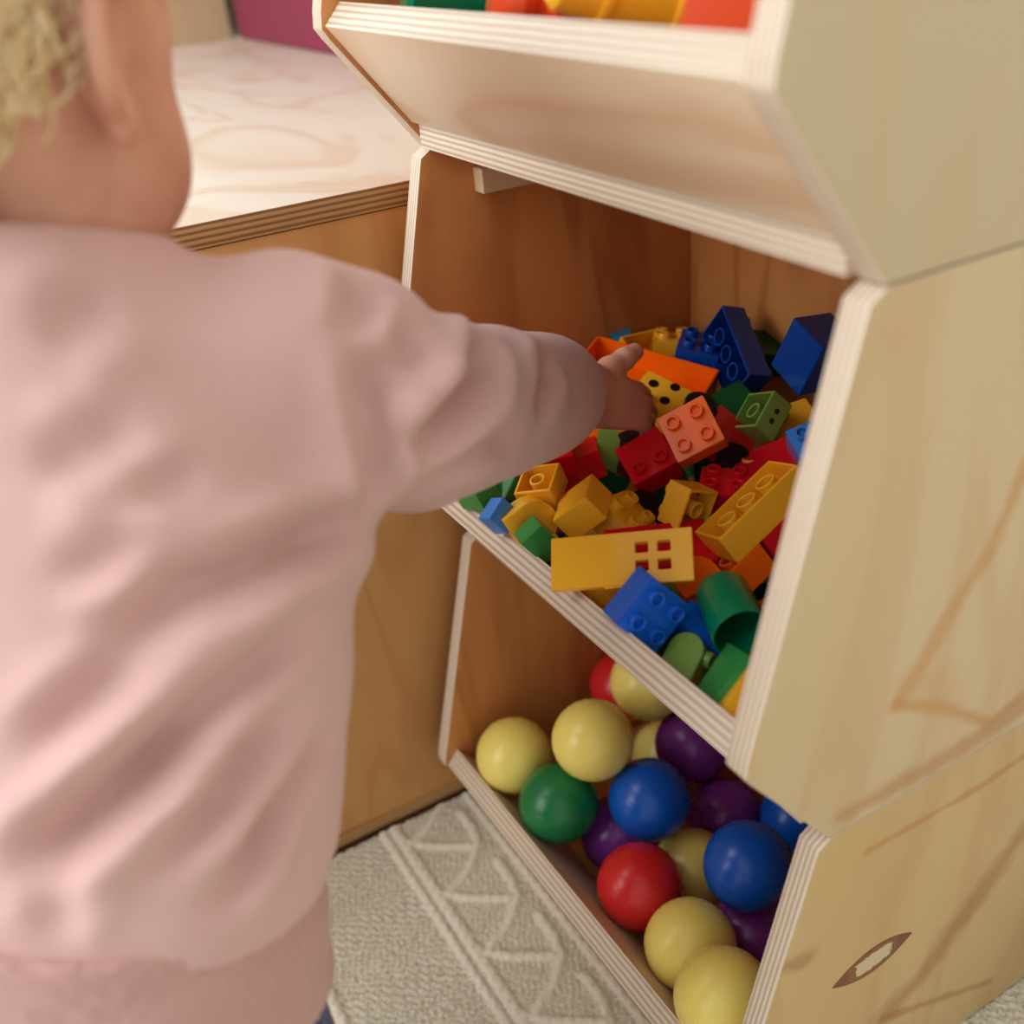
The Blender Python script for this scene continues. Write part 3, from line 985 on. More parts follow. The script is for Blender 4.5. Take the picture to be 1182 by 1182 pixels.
# bricks buried under the ones above, showing only in the gaps
random.seed(21)
fill_cols = ['red', 'blue', 'yellow', 'green', 'dark_green', 'orange', 'black', 'red', 'deep_blue']
fill_names = {'deep_blue': 'dark blue', 'dark_green': 'dark green'}
fill_names.update({c_: c_ for c_ in ('red', 'blue', 'yellow', 'green', 'orange', 'black')})
n_fill = 0
for iz, z in enumerate((0.317, 0.340)):
    for ix in range(6):
        for iy in range(4):
            x = 0.050 + ix * 0.060 + random.uniform(-.006, .006)
            y = 0.082 + iy * 0.052 + random.uniform(-.006, .006) - (0.022 if iz else 0)
            if y > 0.245 or y < 0.055 - (0.012 if iz else 0):
                continue
            col = fill_cols[n_fill % len(fill_cols)]
            n_fill += 1
            R = Matrix.Rotation(random.uniform(0, 3.1), 4, 'Z') @ Matrix.Rotation(random.uniform(-.15, .15), 4, 'X')
            mt = Matrix.Translation((x, y, z)) @ R @ Matrix.Translation((-PU, -PU, -BHT / 2))
            brick(col, mt, 2, 2, 'buried %s toy brick, %s layer, %s from the left, %s row' % (fill_names[col], ('lower', 'upper')[iz], ('first', 'second', 'third', 'fourth', 'fifth', 'sixth')[ix], ('front', 'second', 'third', 'back')[iy]), studs=(iz == 1), tubes=False, group='buried bricks under the heap in the middle bin')

# ------------------------------------------------------------------ toys in the top bin
ZT = 2 * BH + T + 0.001


def lying(name, mesh, mat, px, py, d, axis, label, cat='toy'):
    o = link(name, mesh, None, mat)
    o.matrix_world = look(px, py, d, axis, 0)
    return tag(o, label, cat)


def capped_cyl(r, L, rings=()):
    prof = [(0.0001, -L / 2), (r * .85, -L / 2), (r, -L / 2 + r * .15)]
    for z in rings:
        prof += [(r, z - .002), (r * 1.12, z - .0015), (r * 1.12, z + .0015), (r, z + .002)]
    prof += [(r, L / 2 - r * .15), (r * .85, L / 2), (0.0001, L / 2)]
    m = bm_mesh(lathe_bm(prof, 32), 'toy')
    smooth_by_angle(m, 40)
    return m


lying('toy_tube', capped_cyl(.022, .075), M['emerald'], 545, -8, .665, (0.95, -0.05, -0.3), 'emerald green round-ended toy in the top bin, leftmost above its lip', 'toy tube')
lying('toy_peg', capped_cyl(.016, .085, (-.02, .012)), M['yellow'], 745, -2, .520, (0.93, -0.12, -0.35), 'yellow ribbed peg lying behind the top bin lip', 'toy peg')
lying('toy_peg', capped_cyl(.012, .06, (.01,)), M['pale_yellow'], 684, 0, .565, (0.5, 0.1, -0.85), 'pale yellow peg end between the orange wheel and the yellow peg', 'toy peg')
bow = [(0.0001, -.012), (.016, -.012), (.020, -.008), (.020, -.004), (.011, 0), (.020, .004), (.020, .008), (.016, .012), (0.0001, .012)]
bwm = bm_mesh(lathe_bm([(r * 1.2, z * 1.9) for r, z in bow], 32), 'toy_spool')
smooth_by_angle(bwm, 40)
lying('toy_spool', bwm, M['scarlet'], 618, 6, .590, (0.97, -0.1, -0.2), 'orange-red waisted spool in the top bin beside the green toy', 'toy spool')
tall = small('scarlet', 838, -2, .470, (0.25, 0.93, 0.25), -8, 2, 2, 'orange-red block at the right end of the top bin', size=(.030, .030, .046), studs=False, tubes=False, group='toys in the top bin', shell=shell_mesh((.030, .030, .046), False))
small('yellow', 655, -10, .640, (0.1, 0.9, 0.4), -12, 2, 2, 'yellow brick behind the orange-red spool in the top bin', studs=False, group='toys in the top bin')
for (x, y, z, col, lab) in ((.07, .10, ZT, 'red', 'red'), (.15, .11, ZT, 'blue', 'blue'), (.23, .10, ZT, 'green', 'green'), (.31, .11, ZT, 'yellow', 'yellow'),
                            (.10, .12, ZT + .045, 'orange', 'orange'), (.20, .12, ZT + .045, 'lime', 'lime green'), (.30, .12, ZT + .045, 'deep_blue', 'dark blue')):
    sz = (.07, .06, .042)
    brick(col, Matrix.Translation((x - .035, y - .03, z)), 4, 3, lab + ' large block hidden below the rim of the top bin', size=sz, studs=False, tubes=False, shell=shell_mesh(sz, False), group='hidden blocks filling the top bin')

# ------------------------------------------------------------------ the toddler: implicit surfaces meshed with surface nets
class Field:
    def __init__(self, lo, hi, h):
        self.lo, self.h = np.array(lo, np.float32), h
        self.n = np.ceil((np.array(hi) - self.lo) / h).astype(int) + 1
        self.V = np.full(self.n, 1.0, np.float32)

    def region(self, lo, hi):
        a = np.clip(((np.array(lo) - self.lo) / self.h).astype(int) - 1, 0, self.n - 1)
        b = np.clip(((np.array(hi) - self.lo) / self.h).astype(int) + 2, 1, self.n)
        sl = tuple(slice(int(i), int(j)) for i, j in zip(a, b))
        ax = [self.lo[k] + self.h * np.arange(a[k], b[k], dtype=np.float32) for k in range(3)]
        return sl, np.meshgrid(*ax, indexing='ij')

    def put(self, sl, d, k, op='add'):
        v = self.V[sl]
        if op == 'add':
            hh = np.clip(0.5 + 0.5 * (v - d) / k, 0, 1)
            self.V[sl] = v * (1 - hh) + d * hh - k * hh * (1 - hh)
        else:
            hh = np.clip(0.5 - 0.5 * (v + d) / k, 0, 1)
            self.V[sl] = v * (1 - hh) - d * hh + k * hh * (1 - hh)

    def cone(self, a, b, ra, rb, k=0.012, op='add'):
        a, b = np.array(a, float), np.array(b, float)
        pad = max(ra, rb) + 0.03
        sl, (X, Y, Z) = self.region(np.minimum(a, b) - pad, np.maximum(a, b) + pad)
        d = b - a
        t = np.clip(((X - a[0]) * d[0] + (Y - a[1]) * d[1] + (Z - a[2]) * d[2]) / max(d @ d, 1e-9), 0, 1)
        dist = np.sqrt((X - a[0] - t * d[0]) ** 2 + (Y - a[1] - t * d[1]) ** 2 + (Z - a[2] - t * d[2]) ** 2) - (ra + (rb - ra) * t)
        self.put(sl, dist, k, op)

    def chain(self, pts, k=0.012):
        for (p, r), (q, s) in zip(pts, pts[1:]):
            self.cone(p, q, r, s, k)

    def ell(self, c, axes, radii, k=0.012, op='add'):
        c = np.array(c, float)
        R = max(radii) + 0.03
        sl, (X, Y, Z) = self.region(c - R, c + R)
        P = [X - c[0], Y - c[1], Z - c[2]]
        q = [sum(P[j] * ax[j] for j in range(3)) for ax in axes]
        k0 = np.sqrt(sum((qi / r) ** 2 for qi, r in zip(q, radii)))
        k1 = np.sqrt(sum((qi / r ** 2) ** 2 for qi, r in zip(q, radii))) + 1e-9
        self.put(sl, k0 * (k0 - 1) / k1, k, op)

    def stack(self, secs, axr, axf, k=0.012, shear=0.0):
        """sections (z, cx, cy, half width, half depth) along the vertical, elliptical with axes axr/axf"""
        zs = [s[0] for s in secs]
        c = np.array([[s[1], s[2]] for s in secs])
        ab = np.array([[s[3], s[4]] for s in secs])
        m = ab.max() + 0.04
        sl, (X, Y, Z) = self.region((c[:, 0].min() - m, c[:, 1].min() - m, zs[0] - 0.03 - shear * m), (c[:, 0].max() + m, c[:, 1].max() + m, zs[-1] + 0.03 + shear * m))
        z1 = Z[0, 0, :]
        cx, cy = np.interp(z1, zs, c[:, 0]), np.interp(z1, zs, c[:, 1])
        dx, dy = X - cx, Y - cy
        Z = Z + shear * (dx * axf[0] + dy * axf[1])
        aa, bb = np.interp(Z, zs, ab[:, 0]), np.interp(Z, zs, ab[:, 1])
        u = dx * axr[0] + dy * axr[1]
        v = dx * axf[0] + dy * axf[1]
        k0 = (np.abs(u / aa) ** 2.3 + np.abs(v / bb) ** 2.3) ** (1 / 2.3)
        d = (k0 - 1) * np.minimum(aa, bb)
        d = np.maximum(d, np.maximum(zs[0] - Z, Z - zs[-1]))
        self.put(sl, d.astype(np.float32), k)

    def cut(self, p, axis, rad):
        p = np.array(p, float)
        axis = np.array(axis, float) / np.linalg.norm(axis)
        sl, (X, Y, Z) = self.region(p - rad, p + rad)
        d = (X - p[0]) * axis[0] + (Y - p[1]) * axis[1] + (Z - p[2]) * axis[2]
        r = np.sqrt((X - p[0]) ** 2 + (Y - p[1]) ** 2 + (Z - p[2]) ** 2)
        v = self.V[sl]
        k = 0.004
        hh = np.clip(0.5 - 0.5 * (v - d) / k, 0, 1)
        w = v * (1 - hh) + d * hh + k * hh * (1 - hh)
        self.V[sl] = np.where(r < rad, w, v)

    def mesh(self):
        V = self.V
        s = V < 0
        nx, ny, nz = V.shape
        cells = np.zeros((nx - 1, ny - 1, nz - 1), np.uint8)
        for i in (0, 1):
            for j in (0, 1):
                for k in (0, 1):
                    cells += s[i:nx - 1 + i, j:ny - 1 + j, k:nz - 1 + k]
        act = np.argwhere((cells > 0) & (cells < 8))
        idx = np.full(cells.shape, -1, np.int32)
        idx[tuple(act.T)] = np.arange(len(act))
        acc = np.zeros((len(act), 3))
        cnt = np.zeros(len(act))
        corners = [(i, j, k) for i in (0, 1) for j in (0, 1) for k in (0, 1)]
        for a in corners:
            for ax in range(3):
                if a[ax]:
                    continue
                b = list(a)
                b[ax] = 1
                va = V[tuple((act + a).T)]
                vb = V[tuple((act + b).T)]
                m = (va < 0) != (vb < 0)
                t = va[m] / (va[m] - vb[m])
                p = np.array(a, float) + np.zeros((m.sum(), 3))
                p[:, ax] += t
                acc[m] += p
                cnt[m] += 1
        verts = (act + acc / cnt[:, None]) * self.h + self.lo
        quads = []
        for ax in range(3):
            sl0 = [slice(None)] * 3
            sl1 = [slice(None)] * 3
            sl0[ax], sl1[ax] = slice(0, -1), slice(1, None)
            e = s[tuple(sl0)] != s[tuple(sl1)]
            pos = np.argwhere(e)
            o1, o2 = [(1, 2), (2, 0), (0, 1)][ax]
            ok = (pos[:, o1] > 0) & (pos[:, o2] > 0) & (pos[:, o1] < V.shape[o1] - 1) & (pos[:, o2] < V.shape[o2] - 1)
            pos = pos[ok]
            inside = s[tuple(pos.T)]

            def cell(d1, d2):
                q = pos.copy()
                q[:, o1] -= d1
                q[:, o2] -= d2
                return idx[tuple(q.T)]
            q = np.stack([cell(1, 1), cell(0, 1), cell(0, 0), cell(1, 0)], -1)
            q[~inside] = q[~inside][:, ::-1]
            quads.append(q)
        return verts, np.concatenate(quads)


def relax(verts, quads, it, w=0.5):
    e = np.concatenate([quads[:, [0, 1]], quads[:, [1, 2]], quads[:, [2, 3]], quads[:, [3, 0]]])
    for k in range(it):
        lam = w if k % 2 == 0 else -w * 1.02
        acc = np.zeros_like(verts)
        cnt = np.zeros(len(verts))
        for c in range(3):
            acc[:, c] = np.bincount(e[:, 0], verts[e[:, 1], c], len(verts)) + np.bincount(e[:, 1], verts[e[:, 0], c], len(verts))
        cnt = np.bincount(e[:, 0], minlength=len(verts)) + np.bincount(e[:, 1], minlength=len(verts))
        verts = verts + lam * (acc / cnt[:, None] - verts)
    return verts


def normals(verts, quads):
    n = np.cross(verts[quads[:, 2]] - verts[quads[:, 0]], verts[quads[:, 3]] - verts[quads[:, 1]])
    out = np.zeros_like(verts)
    for c in range(4):
        for k in range(3):
            out[:, k] += np.bincount(quads[:, c], n[:, k], len(verts))
    return out / (np.linalg.norm(out, axis=1)[:, None] + 1e-12)


def v3(*a):
    return np.array(a, float)


# body frame
BF, BRT = v3(-0.64, 0.768, 0), v3(0.768, 0.64, 0)          # facing, right
HF, HR = v3(-0.57, 0.822, 0), v3(0.822, 0.57, 0)           # head facing, head right
tilt = 0.30
HFt = HF * math.cos(tilt) - v3(0, 0, 1) * math.sin(tilt)
HUt = v3(0, 0, 1) * math.cos(tilt) + HF * math.sin(tilt)
HC = at(-60, 4, 0.468)                                      # middle of the skull
EAR = HC + HR * 0.0685 - v3(0, 0, 0.015) + HF * 0.004
SHO = at(398, 425, 0.465)                                   # right shoulder joint
WRI = at(668, 455, 0.668)
ELB = 0.5 * (SHO + WRI) + v3(0.006, -0.004, -0.012)
PEL = v3(0.290, -0.277, 0.300)
CHE = v3(0.245, -0.222, 0.480)
NEC = v3(0.205, -0.203, 0.600)
LSH = CHE - BRT * 0.088 + v3(0, 0, 0.075)
LEL = LSH + v3(-0.035, 0.005, -0.115)
LWR = LEL + BF * 0.085 + v3(0.0, 0.0, -0.045)

F = Field((-0.02, -0.46, -0.01), (0.48, 0.26, 0.86), 0.0023)
# torso, neck
F.stack([(0.27, 0.288, -0.284, .070, .056), (0.33, 0.288, -0.272, .074, .060), (0.42, 0.272, -0.245, .084, .066), (0.50, 0.240, -0.221, .080, .064), (0.550, 0.222, -0.210, .062, .054), (0.582, 0.212, -0.204, .040, .040)], BRT, BF, 0.02)
F.cone(NEC - v3(0, 0, 0.03), NEC + (HC - NEC) * 0.45, 0.044, 0.043, 0.02)
# skull, face
F.ell(HC, (HR, HFt, HUt), (0.067, 0.083, 0.075), 0.01)
F.ell(HC + HFt * 0.030 - HUt * 0.040, (HR, HFt, HUt), (0.058, 0.052, 0.056), 0.010)
for s in (-1, 1):
    F.ell(HC + HFt * 0.040 - HUt * 0.050 + HR * 0.029 * s, (HR, HFt, HUt), (0.030, 0.031, 0.033), 0.012)        # cheeks
    F.ell(HC + HFt * 0.079 - HUt * 0.010 + HR * 0.026 * s, (HR, HFt, HUt), (0.013, 0.010, 0.009), 0.012, 'sub')  # eye hollows
F.ell(HC + HFt * 0.058 - HUt * 0.082, (HR, HFt, HUt), (0.020, 0.018, 0.015), 0.018)                                # chin
F.cone(HC + HFt * 0.080 - HUt * 0.008, HC + HFt * 0.094 - HUt * 0.030, 0.005, 0.0085, 0.010)                        # nose
for s in (-1, 1):
    F.ell(HC + HFt * 0.088 - HUt * 0.033 + HR * 0.007 * s, (HR, HFt, HUt), (0.006, 0.006, 0.005), 0.006)
F.ell(HC + HFt * 0.085 - HUt * 0.050, (HR, HFt, HUt), (0.014, 0.006, 0.0045), 0.006)                                # lips
F.ell(HC + HFt * 0.083 - HUt * 0.058, (HR, HFt, HUt), (0.012, 0.006, 0.0050), 0.006)
F.ell(HC + HFt * 0.093 - HUt * 0.0545, (HR, HFt, HUt), (0.015, 0.004, 0.0010), 0.002, 'sub')
# ears: a thin shell standing away from the head, with rim, hollow and lobe
for s in (1, -1):
    ec = EAR if s > 0 else EAR - HR * 2 * float((EAR - HC) @ HR)
    out = HR * s
    eu = HUt * 0.97 - HFt * 0.12
    eu /= np.linalg.norm(eu)
    tb = out * 0.22 - HFt * 0.975
    tb = tb - eu * (tb @ eu)
    tb /= np.linalg.norm(tb)
    en = out * 0.975 + HFt * 0.22
    en = en - eu * (en @ eu) - tb * (en @ tb)
    en /= np.linalg.norm(en)
    mid = ec + tb * 0.006
    F.ell(mid - en * 0.003, (tb, eu, en), (0.0150, 0.0235, 0.0060), 0.004)
    arcp = [mid + eu * (0.0235 * math.cos(a)) + tb * (0.0150 * math.sin(a)) + en * (0.0030 + 0.0035 * max(0.0, math.sin(a))) for a in np.linspace(-0.75, 2.6, 14)]
    for p, q in zip(arcp, arcp[1:]):
        F.cone(p, q, 0.0037, 0.0037, 0.003)
    F.ell(mid - tb * 0.003 + en * 0.0060 + eu * 0.004, (tb, eu, en), (0.0085, 0.0150, 0.0075), 0.003, 'sub')
    F.ell(mid - eu * 0.0235 - tb * 0.002 + en * 0.001, (tb, eu, en), (0.0080, 0.0095, 0.0050), 0.005)
# arms under the sleeves
F.chain([(SHO, 0.031), (ELB, 0.026), (WRI, 0.0205)], 0.015)
F.chain([(LSH, 0.031), (LEL, 0.026), (LWR, 0.020)], 0.015)


# hands: a palm and five bent fingers
def hand(wrist, fwd, up, thumb_side, curl, spread=1.0, thumb_tip=None):
    """fwd = along the palm, up = back of the hand, thumb_side = direction of the thumb"""
    fwd = fwd / np.linalg.norm(fwd)
    up = up - fwd * (up @ fwd)
    up /= np.linalg.norm(up)
    th = thumb_side - fwd * (thumb_side @ fwd) - up * (thumb_side @ up)
    th /= np.linalg.norm(th)
    F.cone(wrist, wrist + fwd * 0.020, 0.0195, 0.0165, 0.012)
    F.ell(wrist + fwd * 0.034, (fwd, th, up), (0.026, 0.0205, 0.0135), 0.012)
    base = wrist + fwd * 0.052
    for i, (off, L) in enumerate(((0.0160, 0.037), (0.0054, 0.041), (-0.0052, 0.038), (-0.0155, 0.030))):
        p = base + th * off - fwd * (0.002 * abs(i - 1))
        d = fwd + th * off * 5.0 * spread
        d /= np.linalg.norm(d)
        ang = 0.0
        r = 0.0053 if i < 3 else 0.0048
        F.cone(p - d * 0.014, p, r * 1.15, r * 1.05, 0.005)
        for seg, frac in enumerate((0.44, 0.31, 0.25)):
            ang += curl[i] * (0.55, 0.75, 0.45)[seg]
            dd = d * math.cos(ang) - up * math.sin(ang)
            q = p + dd * L * frac
            F.cone(p, q, r * (1.05 - 0.07 * seg), r * (0.98 - 0.09 * seg), 0.0022)
            p = q
    p = wrist + fwd * 0.018 + th * 0.013 - up * 0.002
    for seg, (L, r) in enumerate(((0.019, 0.0092), (0.016, 0.0076), (0.013, 0.0068))):
        d = fwd * (0.62 + 0.16 * seg) + th * (0.72 - 0.22 * seg) - up * 0.15 * seg
        d /= np.linalg.norm(d)
        if thumb_tip is not None:
            g_ = thumb_tip - p
            d = g_ / np.linalg.norm(g_) + up * (0.10 - 0.10 * seg)
            d /= np.linalg.norm(d)
        q = p + d * L
        F.cone(p, q, r, r * 0.9, 0.005)
        p = q


arm_dir = (WRI - ELB) / np.linalg.norm(WRI - ELB)
tips = at(772, 474, 0.728)
hf = tips - WRI
hand(WRI, hf, CU * 0.50 - CF * 0.80 + CR * 0.25, CU * 0.8 - CR * 0.1, (0.28, 0.42, 0.62, 0.80), 1.5, at(744, 398, 0.725))
hand(LWR, (LWR - LEL), v3(0, 0, 1), BRT, (0.6, 0.7, 0.7, 0.7))
# legs and feet
for s in (1, -1):
    hip = PEL + BRT * 0.042 * s + v3(0, 0, -0.01)
    knee = PEL + BRT * 0.046 * s + BF * 0.022 + v3(0, 0, -0.150)
    ank = PEL + BRT * 0.046 * s - BF * 0.002 + v3(0, 0, -0.262)
    F.chain([(hip, 0.050), (knee, 0.035), (ank, 0.024)], 0.02)
    heel = v3(ank[0], ank[1], 0.020) - BF * 0.014
    ball = v3(ank[0], ank[1], 0.016) + BF * 0.062 + BRT * 0.006 * s
    F.chain([(ank, 0.024), (heel, 0.019)], 0.012)
    F.chain([(heel, 0.0185), (ball, 0.0150)], 0.012)
    for i in range(5):
        t0 = ball + BRT * s * (0.016 - 0.008 * i) * -1.0
        F.cone(t0, t0 + BF * (0.022 - 0.003 * i) - v3(0, 0, 0.005), 0.0072 - 0.0006 * i, 0.0068 - 0.0006 * i, 0.003)
bv, bq = F.mesh()
bv = relax(bv, bq, 4)
del F
person = link('person', np_mesh('person', bv, bq), None, skin_mat('skin'))
tag(person, 'toddler in a pink sweatshirt seen from behind, reaching an arm into the middle bin', 'person')

# sweatshirt
pink = cloth('pink_sweatshirt_jersey', (212, 174, 168), (200, 160, 154), 700.0, 0.18)
rib = cloth('pink_rib_knit', (198, 156, 148), (184, 140, 133), 900.0, 0.35)
G = Field((-0.02, -0.46, 0.26), (0.45, 0.20, 0.68), 0.0030)
G.stack([(0.372, 0.294, -0.264, .092, .080), (0.392, 0.286, -0.257, .100, .088), (0.42, 0.273, -0.247, .103, .090), (0.46, 0.257, -0.232, .108, .089), (0.51, 0.238, -0.217, .104, .084), (0.545, 0.226, -0.210, .090, .074), (0.580, 0.216, -0.206, .072, .063), (0.608, 0.209, -0.203, .057, .054), (0.620, 0.207, -0.203, .048, .047)], BRT, BF, 0.02, shear=0.35)
G.cone(at(330, 408, 0.452), SHO, 0.042, 0.042, 0.03)
SL_PTS = [(at(420, 464, 0.470), 0.0430), (at(470, 478, 0.500), 0.0425), (at(520, 472, 0.535), 0.0395), (at(565, 466, 0.575), 0.0375), (at(605, 461, 0.612), 0.0345), (at(632, 455, 0.640), 0.0310), (at(668, 451, 0.675), 0.0245)]
CUFF = at(646, 453, 0.655)
G.cone(at(372, 560, 0.452), at(384, 625, 0.450), 0.026, 0.014, 0.025)
G.chain(SL_PTS, 0.018)
G.cut(CUFF, SL_PTS[-1][0] - SL_PTS[-3][0], 0.075)
G.chain([(LSH + v3(0, 0, .005), 0.044), (LEL, 0.038), (LWR - (LWR - LEL) * 0.1, 0.028)], 0.03)
gv_, gq_ = G.mesh()
gv_ = relax(gv_, gq_, 6)
del G
gn = normals(gv_, gq_)
gp = project(gv_)
facing = ((CAM - gv_) * gn).sum(1) > 0
fi = np.where(facing)[0]


def on_cloth(px, py):
    d = ((gp[fi] - (px, py)) ** 2).sum(1)
    c = fi[np.argsort(d)[:12]]
    return gv_[c[np.argmin(((gv_[c] - CAM) ** 2).sum(1))]]


FOLDS = [  # polyline traced on the cloth, half width (m), depth (m)
    ([(436, 596), (352, 627), (282, 667), (211, 702), (150, 728), (88, 750)], 0.0065, 0.0085),
    ([(228, 839), (163, 892), (102, 941), (45, 998), (5, 1034)], 0.0070, 0.0095),
    ([(176, 486), (88, 508), (22, 526)], 0.0070, 0.0040),
    ([(44, 376), (97, 354), (145, 335)], 0.0080, 0.0040),
    ([(246, 543), (189, 543), (132, 540)], 0.0055, 0.0030),
    ([(200, 578), (145, 587), (79, 614), (5, 636)], 0.0060, 0.0050),
    ([(250, 612), (211, 627), (132, 649), (44, 667)], 0.0055, 0.0045),
    ([(367, 708), (310, 761), (261, 810), (196, 863), (135, 916)], 0.0055, 0.0055),
    ([(347, 810), (302, 863), (261, 924), (212, 977), (163, 1018)], 0.0055, 0.0050),
    ([(395, 835), (359, 892), (318, 953), (281, 1006), (245, 1060)], 0.0055, 0.0050),
    ([(330, 930), (300, 1000), (270, 1060)], 0.0050, 0.0035),
    ([(422, 372), (436, 450), (444, 540), (438, 600)], 0.0060, 0.0070),
    ([(180, 760), (110, 800), (40, 850), (5, 880)], 0.0060, 0.0050),
    ([(90, 1000), (60, 1060), (50, 1100)], 0.0060, 0.0030),
    ([(487, 380), (480, 418), (451, 454)], 0.0080, 0.0065),
    ([(566, 383), (557, 434), (529, 470), (490, 505), (455, 544)], 0.0070, 0.0085),
    ([(638, 405), (634, 440), (622, 479)], 0.0060, 0.0050),
    ([(600, 500), (560, 520), (510, 545)], 0.0055, 0.0035),
    ([(418, 318), (420, 345), (412, 390)], 0.0060, 0.0050)]
disp = np.zeros(len(gv_))
for pts, wd, dep in FOLDS:
    P3 = [on_cloth(*p) for p in pts]
    best = np.full(len(gv_), 9.0)
    tt = np.zeros(len(gv_))
    cum = np.concatenate([[0], np.cumsum([np.linalg.norm(b - a_) for a_, b in zip(P3, P3[1:])])])
    for i, (a_, b) in enumerate(zip(P3, P3[1:])):
        d = b - a_
        L2 = max(d @ d, 1e-9)
        t = np.clip(((gv_ - a_) @ d) / L2, 0, 1)
        dist = np.linalg.norm(gv_ - a_ - t[:, None] * d, axis=1)
        m = dist < best
        best[m] = dist[m]
        tt[m] = (cum[i] + t[m] * (cum[i + 1] - cum[i])) / cum[-1]
    wd *= 1.2
    dep *= 1.8
    taper = np.clip(np.minimum(tt, 1 - tt) * 3.5 + 0.05, 0, 1)
    x = best / wd
    disp += dep * taper * (-np.exp(-x ** 2) + 0.55 * np.exp(-((x - 1.9) / 0.9) ** 2))
e_ = np.concatenate([gq_[:, [0, 1]], gq_[:, [1, 2]], gq_[:, [2, 3]], gq_[:, [3, 0]]])
cn_ = np.bincount(e_[:, 0], minlength=len(gv_)) + np.bincount(e_[:, 1], minlength=len(gv_))
gns = gn.copy()
for _ in range(5):                                              # even the folds and their direction out along the cloth
    disp = 0.5 * disp + 0.5 * (np.bincount(e_[:, 0], disp[e_[:, 1]], len(gv_)) + np.bincount(e_[:, 1], disp[e_[:, 0]], len(gv_))) / cn_
    for c_ in range(3):
        gns[:, c_] = 0.4 * gns[:, c_] + 0.6 * (np.bincount(e_[:, 0], gns[e_[:, 1], c_], len(gv_)) + np.bincount(e_[:, 1], gns[e_[:, 0], c_], len(gv_))) / cn_
gn = gns / np.linalg.norm(gns, axis=1)[:, None]
soft = 0.0004 * np.sin(gv_[:, 0] * 95 + 2.0 * np.sin(gv_[:, 2] * 60)) * np.sin(gv_[:, 2] * 80 + gv_[:, 1] * 50)
gv_ = gv_ + gn * (disp + soft)[:, None]
gv_ = relax(gv_, gq_, 4)
shirt = link('sweatshirt', np_mesh('sweatshirt', gv_, gq_), person, pink)
shirt['label'] = 'pale pink cotton sweatshirt with soft diagonal folds'

Hm = Field((0.12, -0.42, 0.29), (0.45, -0.11, 0.45), 0.0028)
Hm.stack([(0.322, 0.308, -0.274, .090, .076), (0.330, 0.306, -0.273, .093, .079), (0.366, 0.296, -0.265, .094, .081), (0.388, 0.288, -0.259, .090, .077)], BRT, BF, 0.004, shear=0.35)
hv, hq = Hm.mesh()
hv = relax(hv, hq, 4)
hang = np.arctan2(hv[:, 1] + 0.265, hv[:, 0] - 0.295)
hv = hv + normals(hv, hq) * (0.0005 * np.sin(hang * 110))[:, None]
hem = link('hem_band', np_mesh('hem_band', hv, hq), shirt, rib)
hem['label'] = 'ribbed hem band of the pink sweatshirt'

# jeans
Jn = Field((0.10, -0.44, 0.02), (0.48, -0.08, 0.40), 0.0030)
Jn.stack([(0.262, 0.292, -0.280, .076, .063), (0.35, 0.286, -0.272, .078, .065)], BRT, BF, 0.02)
for s in (1, -1):
    hip = PEL + BRT * 0.043 * s + v3(0, 0, -0.01)
    knee = PEL + BRT * 0.047 * s + BF * 0.020 + v3(0, 0, -0.150)
    ank = PEL + BRT * 0.047 * s - BF * 0.002 + v3(0, 0, -0.232)
    Jn.chain([(hip, 0.054), (knee, 0.042), (ank, 0.036)], 0.02)
jv, jq = Jn.mesh()
jv = relax(jv, jq, 4)
jv = jv + normals(jv, jq) * (0.0010 * np.sin(jv[:, 2] * 300 + 3 * np.sin(jv[:, 0] * 60)))[:, None]
jeans = link('jeans', np_mesh('jeans', jv, jq), person, cloth('blue_denim', (38, 66, 116), (26, 48, 92), 1400.0, 0.3))
jeans['label'] = 'dark blue denim trousers'

# eyes
for s in (-1, 1):
    eb = bmesh.new()
    bmesh.ops.create_uvsphere(eb, u_segments=20, v_segments=12, radius=0.0095)
    eo = link('eye', bm_mesh(eb, 'eye', True), person, plastic('eye_white', (226, 222, 216), 0.15))
    eo.location = Vector(HC + HFt * 0.0640 - HUt * 0.010 + HR * 0.026 * s)
    ib = bmesh.new()
    bmesh.ops.create_uvsphere(ib, u_segments=16, v_segments=8, radius=0.0052)
    io = link('iris', bm_mesh(ib, 'iris', True), eo, plastic('iris_blue_grey', (52, 70, 92), 0.1))
    io.location = Vector(HFt * 0.0052)

# hair: a close cap on the skull with many loose curved locks
k = Nodes('blond_hair')
tc = k.n('TexCoord')
nz = k.n('TexNoise')
nz.inputs['Scale'].default_value = 90.0
nz.inputs['Detail'].default_value = 4.0
k.l(tc.outputs['Object'], nz.inputs['Vector'])
k.l(k.ramp(nz.outputs[0], [(0.3, rgb(206, 170, 114)), (0.5, rgb(232, 206, 156)), (0.7, rgb(246, 232, 198))]), k.b.inputs['Base Color'])
k.b.inputs['Roughness'].default_value = 0.42
k.bump(nz.outputs[0], 0.5, 0.0015)
hair_mat = k.m
random.seed(3)


def hair_ok(d):
    """d in head axes (right, front, up): True where hair grows"""
    r, f, u = d
    if f > 0.55 and u < 0.62:
        return False
    if abs(r) > 0.45 and f > -0.04 - 0.30 * max(0.0, -u) and u < 0.22 + 0.5 * max(f, 0):
        return False
    return u > -0.80 + 0.35 * max(0.0, f + 0.5)


HV, HQ = [], []
Rh = (0.067, 0.083, 0.075)


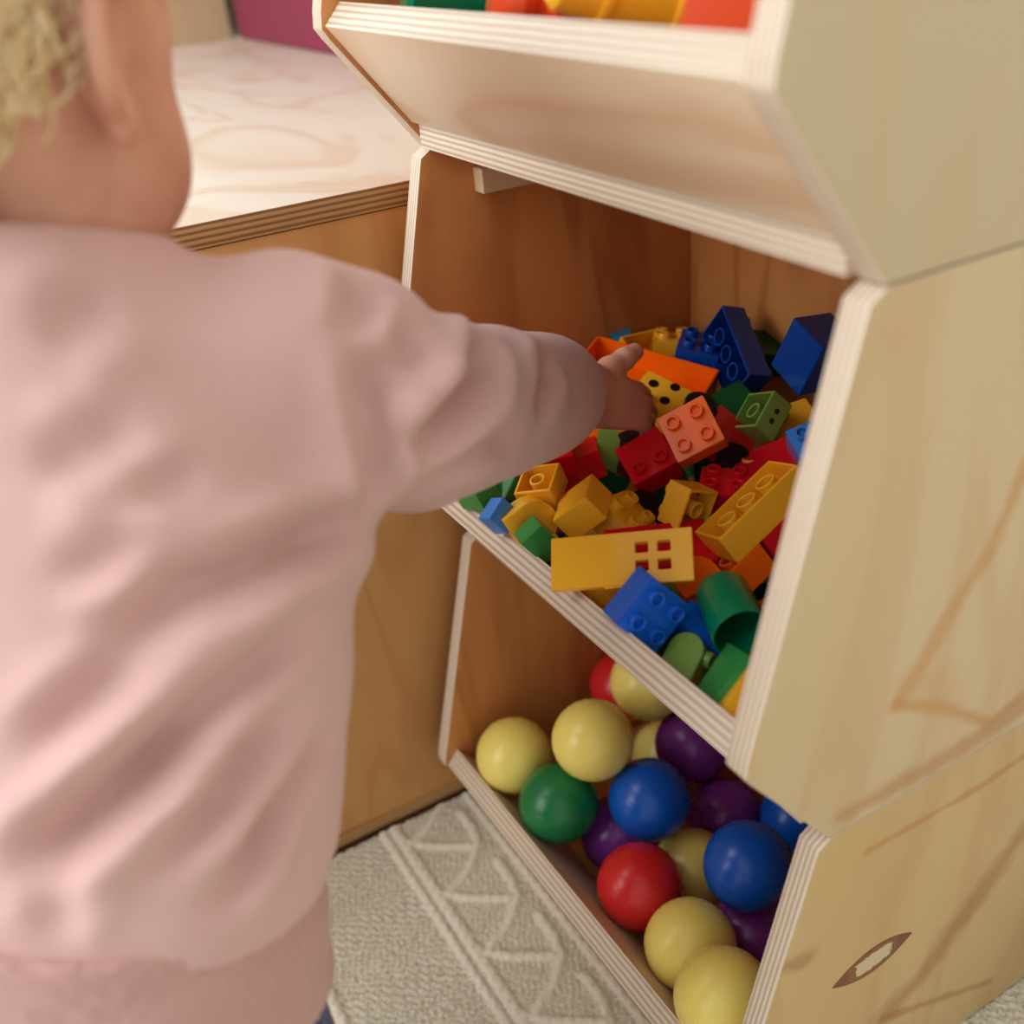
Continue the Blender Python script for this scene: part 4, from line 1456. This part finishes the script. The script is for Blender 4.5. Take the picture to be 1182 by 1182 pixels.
def tube(pts, r0, r1, sides=6):
    base = len(HV)
    n = len(pts)
    for i, p in enumerate(pts):
        t = pts[min(i + 1, n - 1)] - pts[max(i - 1, 0)]
        t = t / (np.linalg.norm(t) + 1e-9)
        a = np.cross(t, v3(0.3, 0.2, 0.93))
        a /= np.linalg.norm(a) + 1e-9
        b = np.cross(t, a)
        r = r0 + (r1 - r0) * i / (n - 1)
        for s in range(sides):
            an = 2 * math.pi * s / sides
            HV.append(p + (a * math.cos(an) + b * math.sin(an)) * r)
    for i in range(n - 1):
        for s in range(sides):
            j = (s + 1) % sides
            HQ.append((base + i * sides + s, base + i * sides + j, base + (i + 1) * sides + j, base + (i + 1) * sides + s))


# cap
nu, nv_ = 56, 36
cap = {}
for i in range(nu):
    for j in range(nv_ + 1):
        th, ph = 2 * math.pi * i / nu, math.pi * j / nv_
        d = (math.sin(ph) * math.cos(th), math.sin(ph) * math.sin(th), math.cos(ph))
        if hair_ok(d):
            off = 1.03 + 0.025 * math.sin(th * 9 + 3 * math.sin(ph * 5)) * math.sin(ph * 7)
            cap[(i, j)] = len(HV)
            HV.append(HC + HR * d[0] * Rh[0] * off + HFt * d[1] * Rh[1] * off + HUt * d[2] * Rh[2] * off)
for i in range(nu):
    for j in range(nv_):
        q = [(i, j), ((i + 1) % nu, j), ((i + 1) % nu, j + 1), (i, j + 1)]
        if all(t in cap for t in q):
            HQ.append(tuple(cap[t] for t in q))
n_l = 0
while n_l < 620:
    d = np.array([random.gauss(0, 1) for _ in range(3)])
    d /= np.linalg.norm(d)
    if not hair_ok(d):
        continue
    n_l += 1
    nrm = HR * d[0] + HFt * d[1] + HUt * d[2]
    p = HC + HR * d[0] * Rh[0] * 1.02 + HFt * d[1] * Rh[1] * 1.02 + HUt * d[2] * Rh[2] * 1.02
    fall = -HUt * 0.8 - HFt * 0.25 + HR * random.uniform(-.5, .5)
    fall = fall - nrm * (fall @ nrm)
    fall /= np.linalg.norm(fall) + 1e-9
    side = np.cross(nrm, fall)
    L, curl, ph = random.uniform(.022, .040), random.uniform(.002, .006), random.uniform(0, 6)
    pts = []
    for i in range(8):
        t = i / 7
        q = p + fall * L * t + side * curl * math.sin(ph + t * 5.5) + nrm * (0.004 * math.sin(t * 3.1) + 0.0045 * t)
        pts.append(q)
    tube(pts, random.uniform(.0012, .0022), .0004, 5)
hair = link('hair', np_mesh('hair', np.array(HV), np.array(HQ)), person, hair_mat)
hair['label'] = 'short curly blond hair'
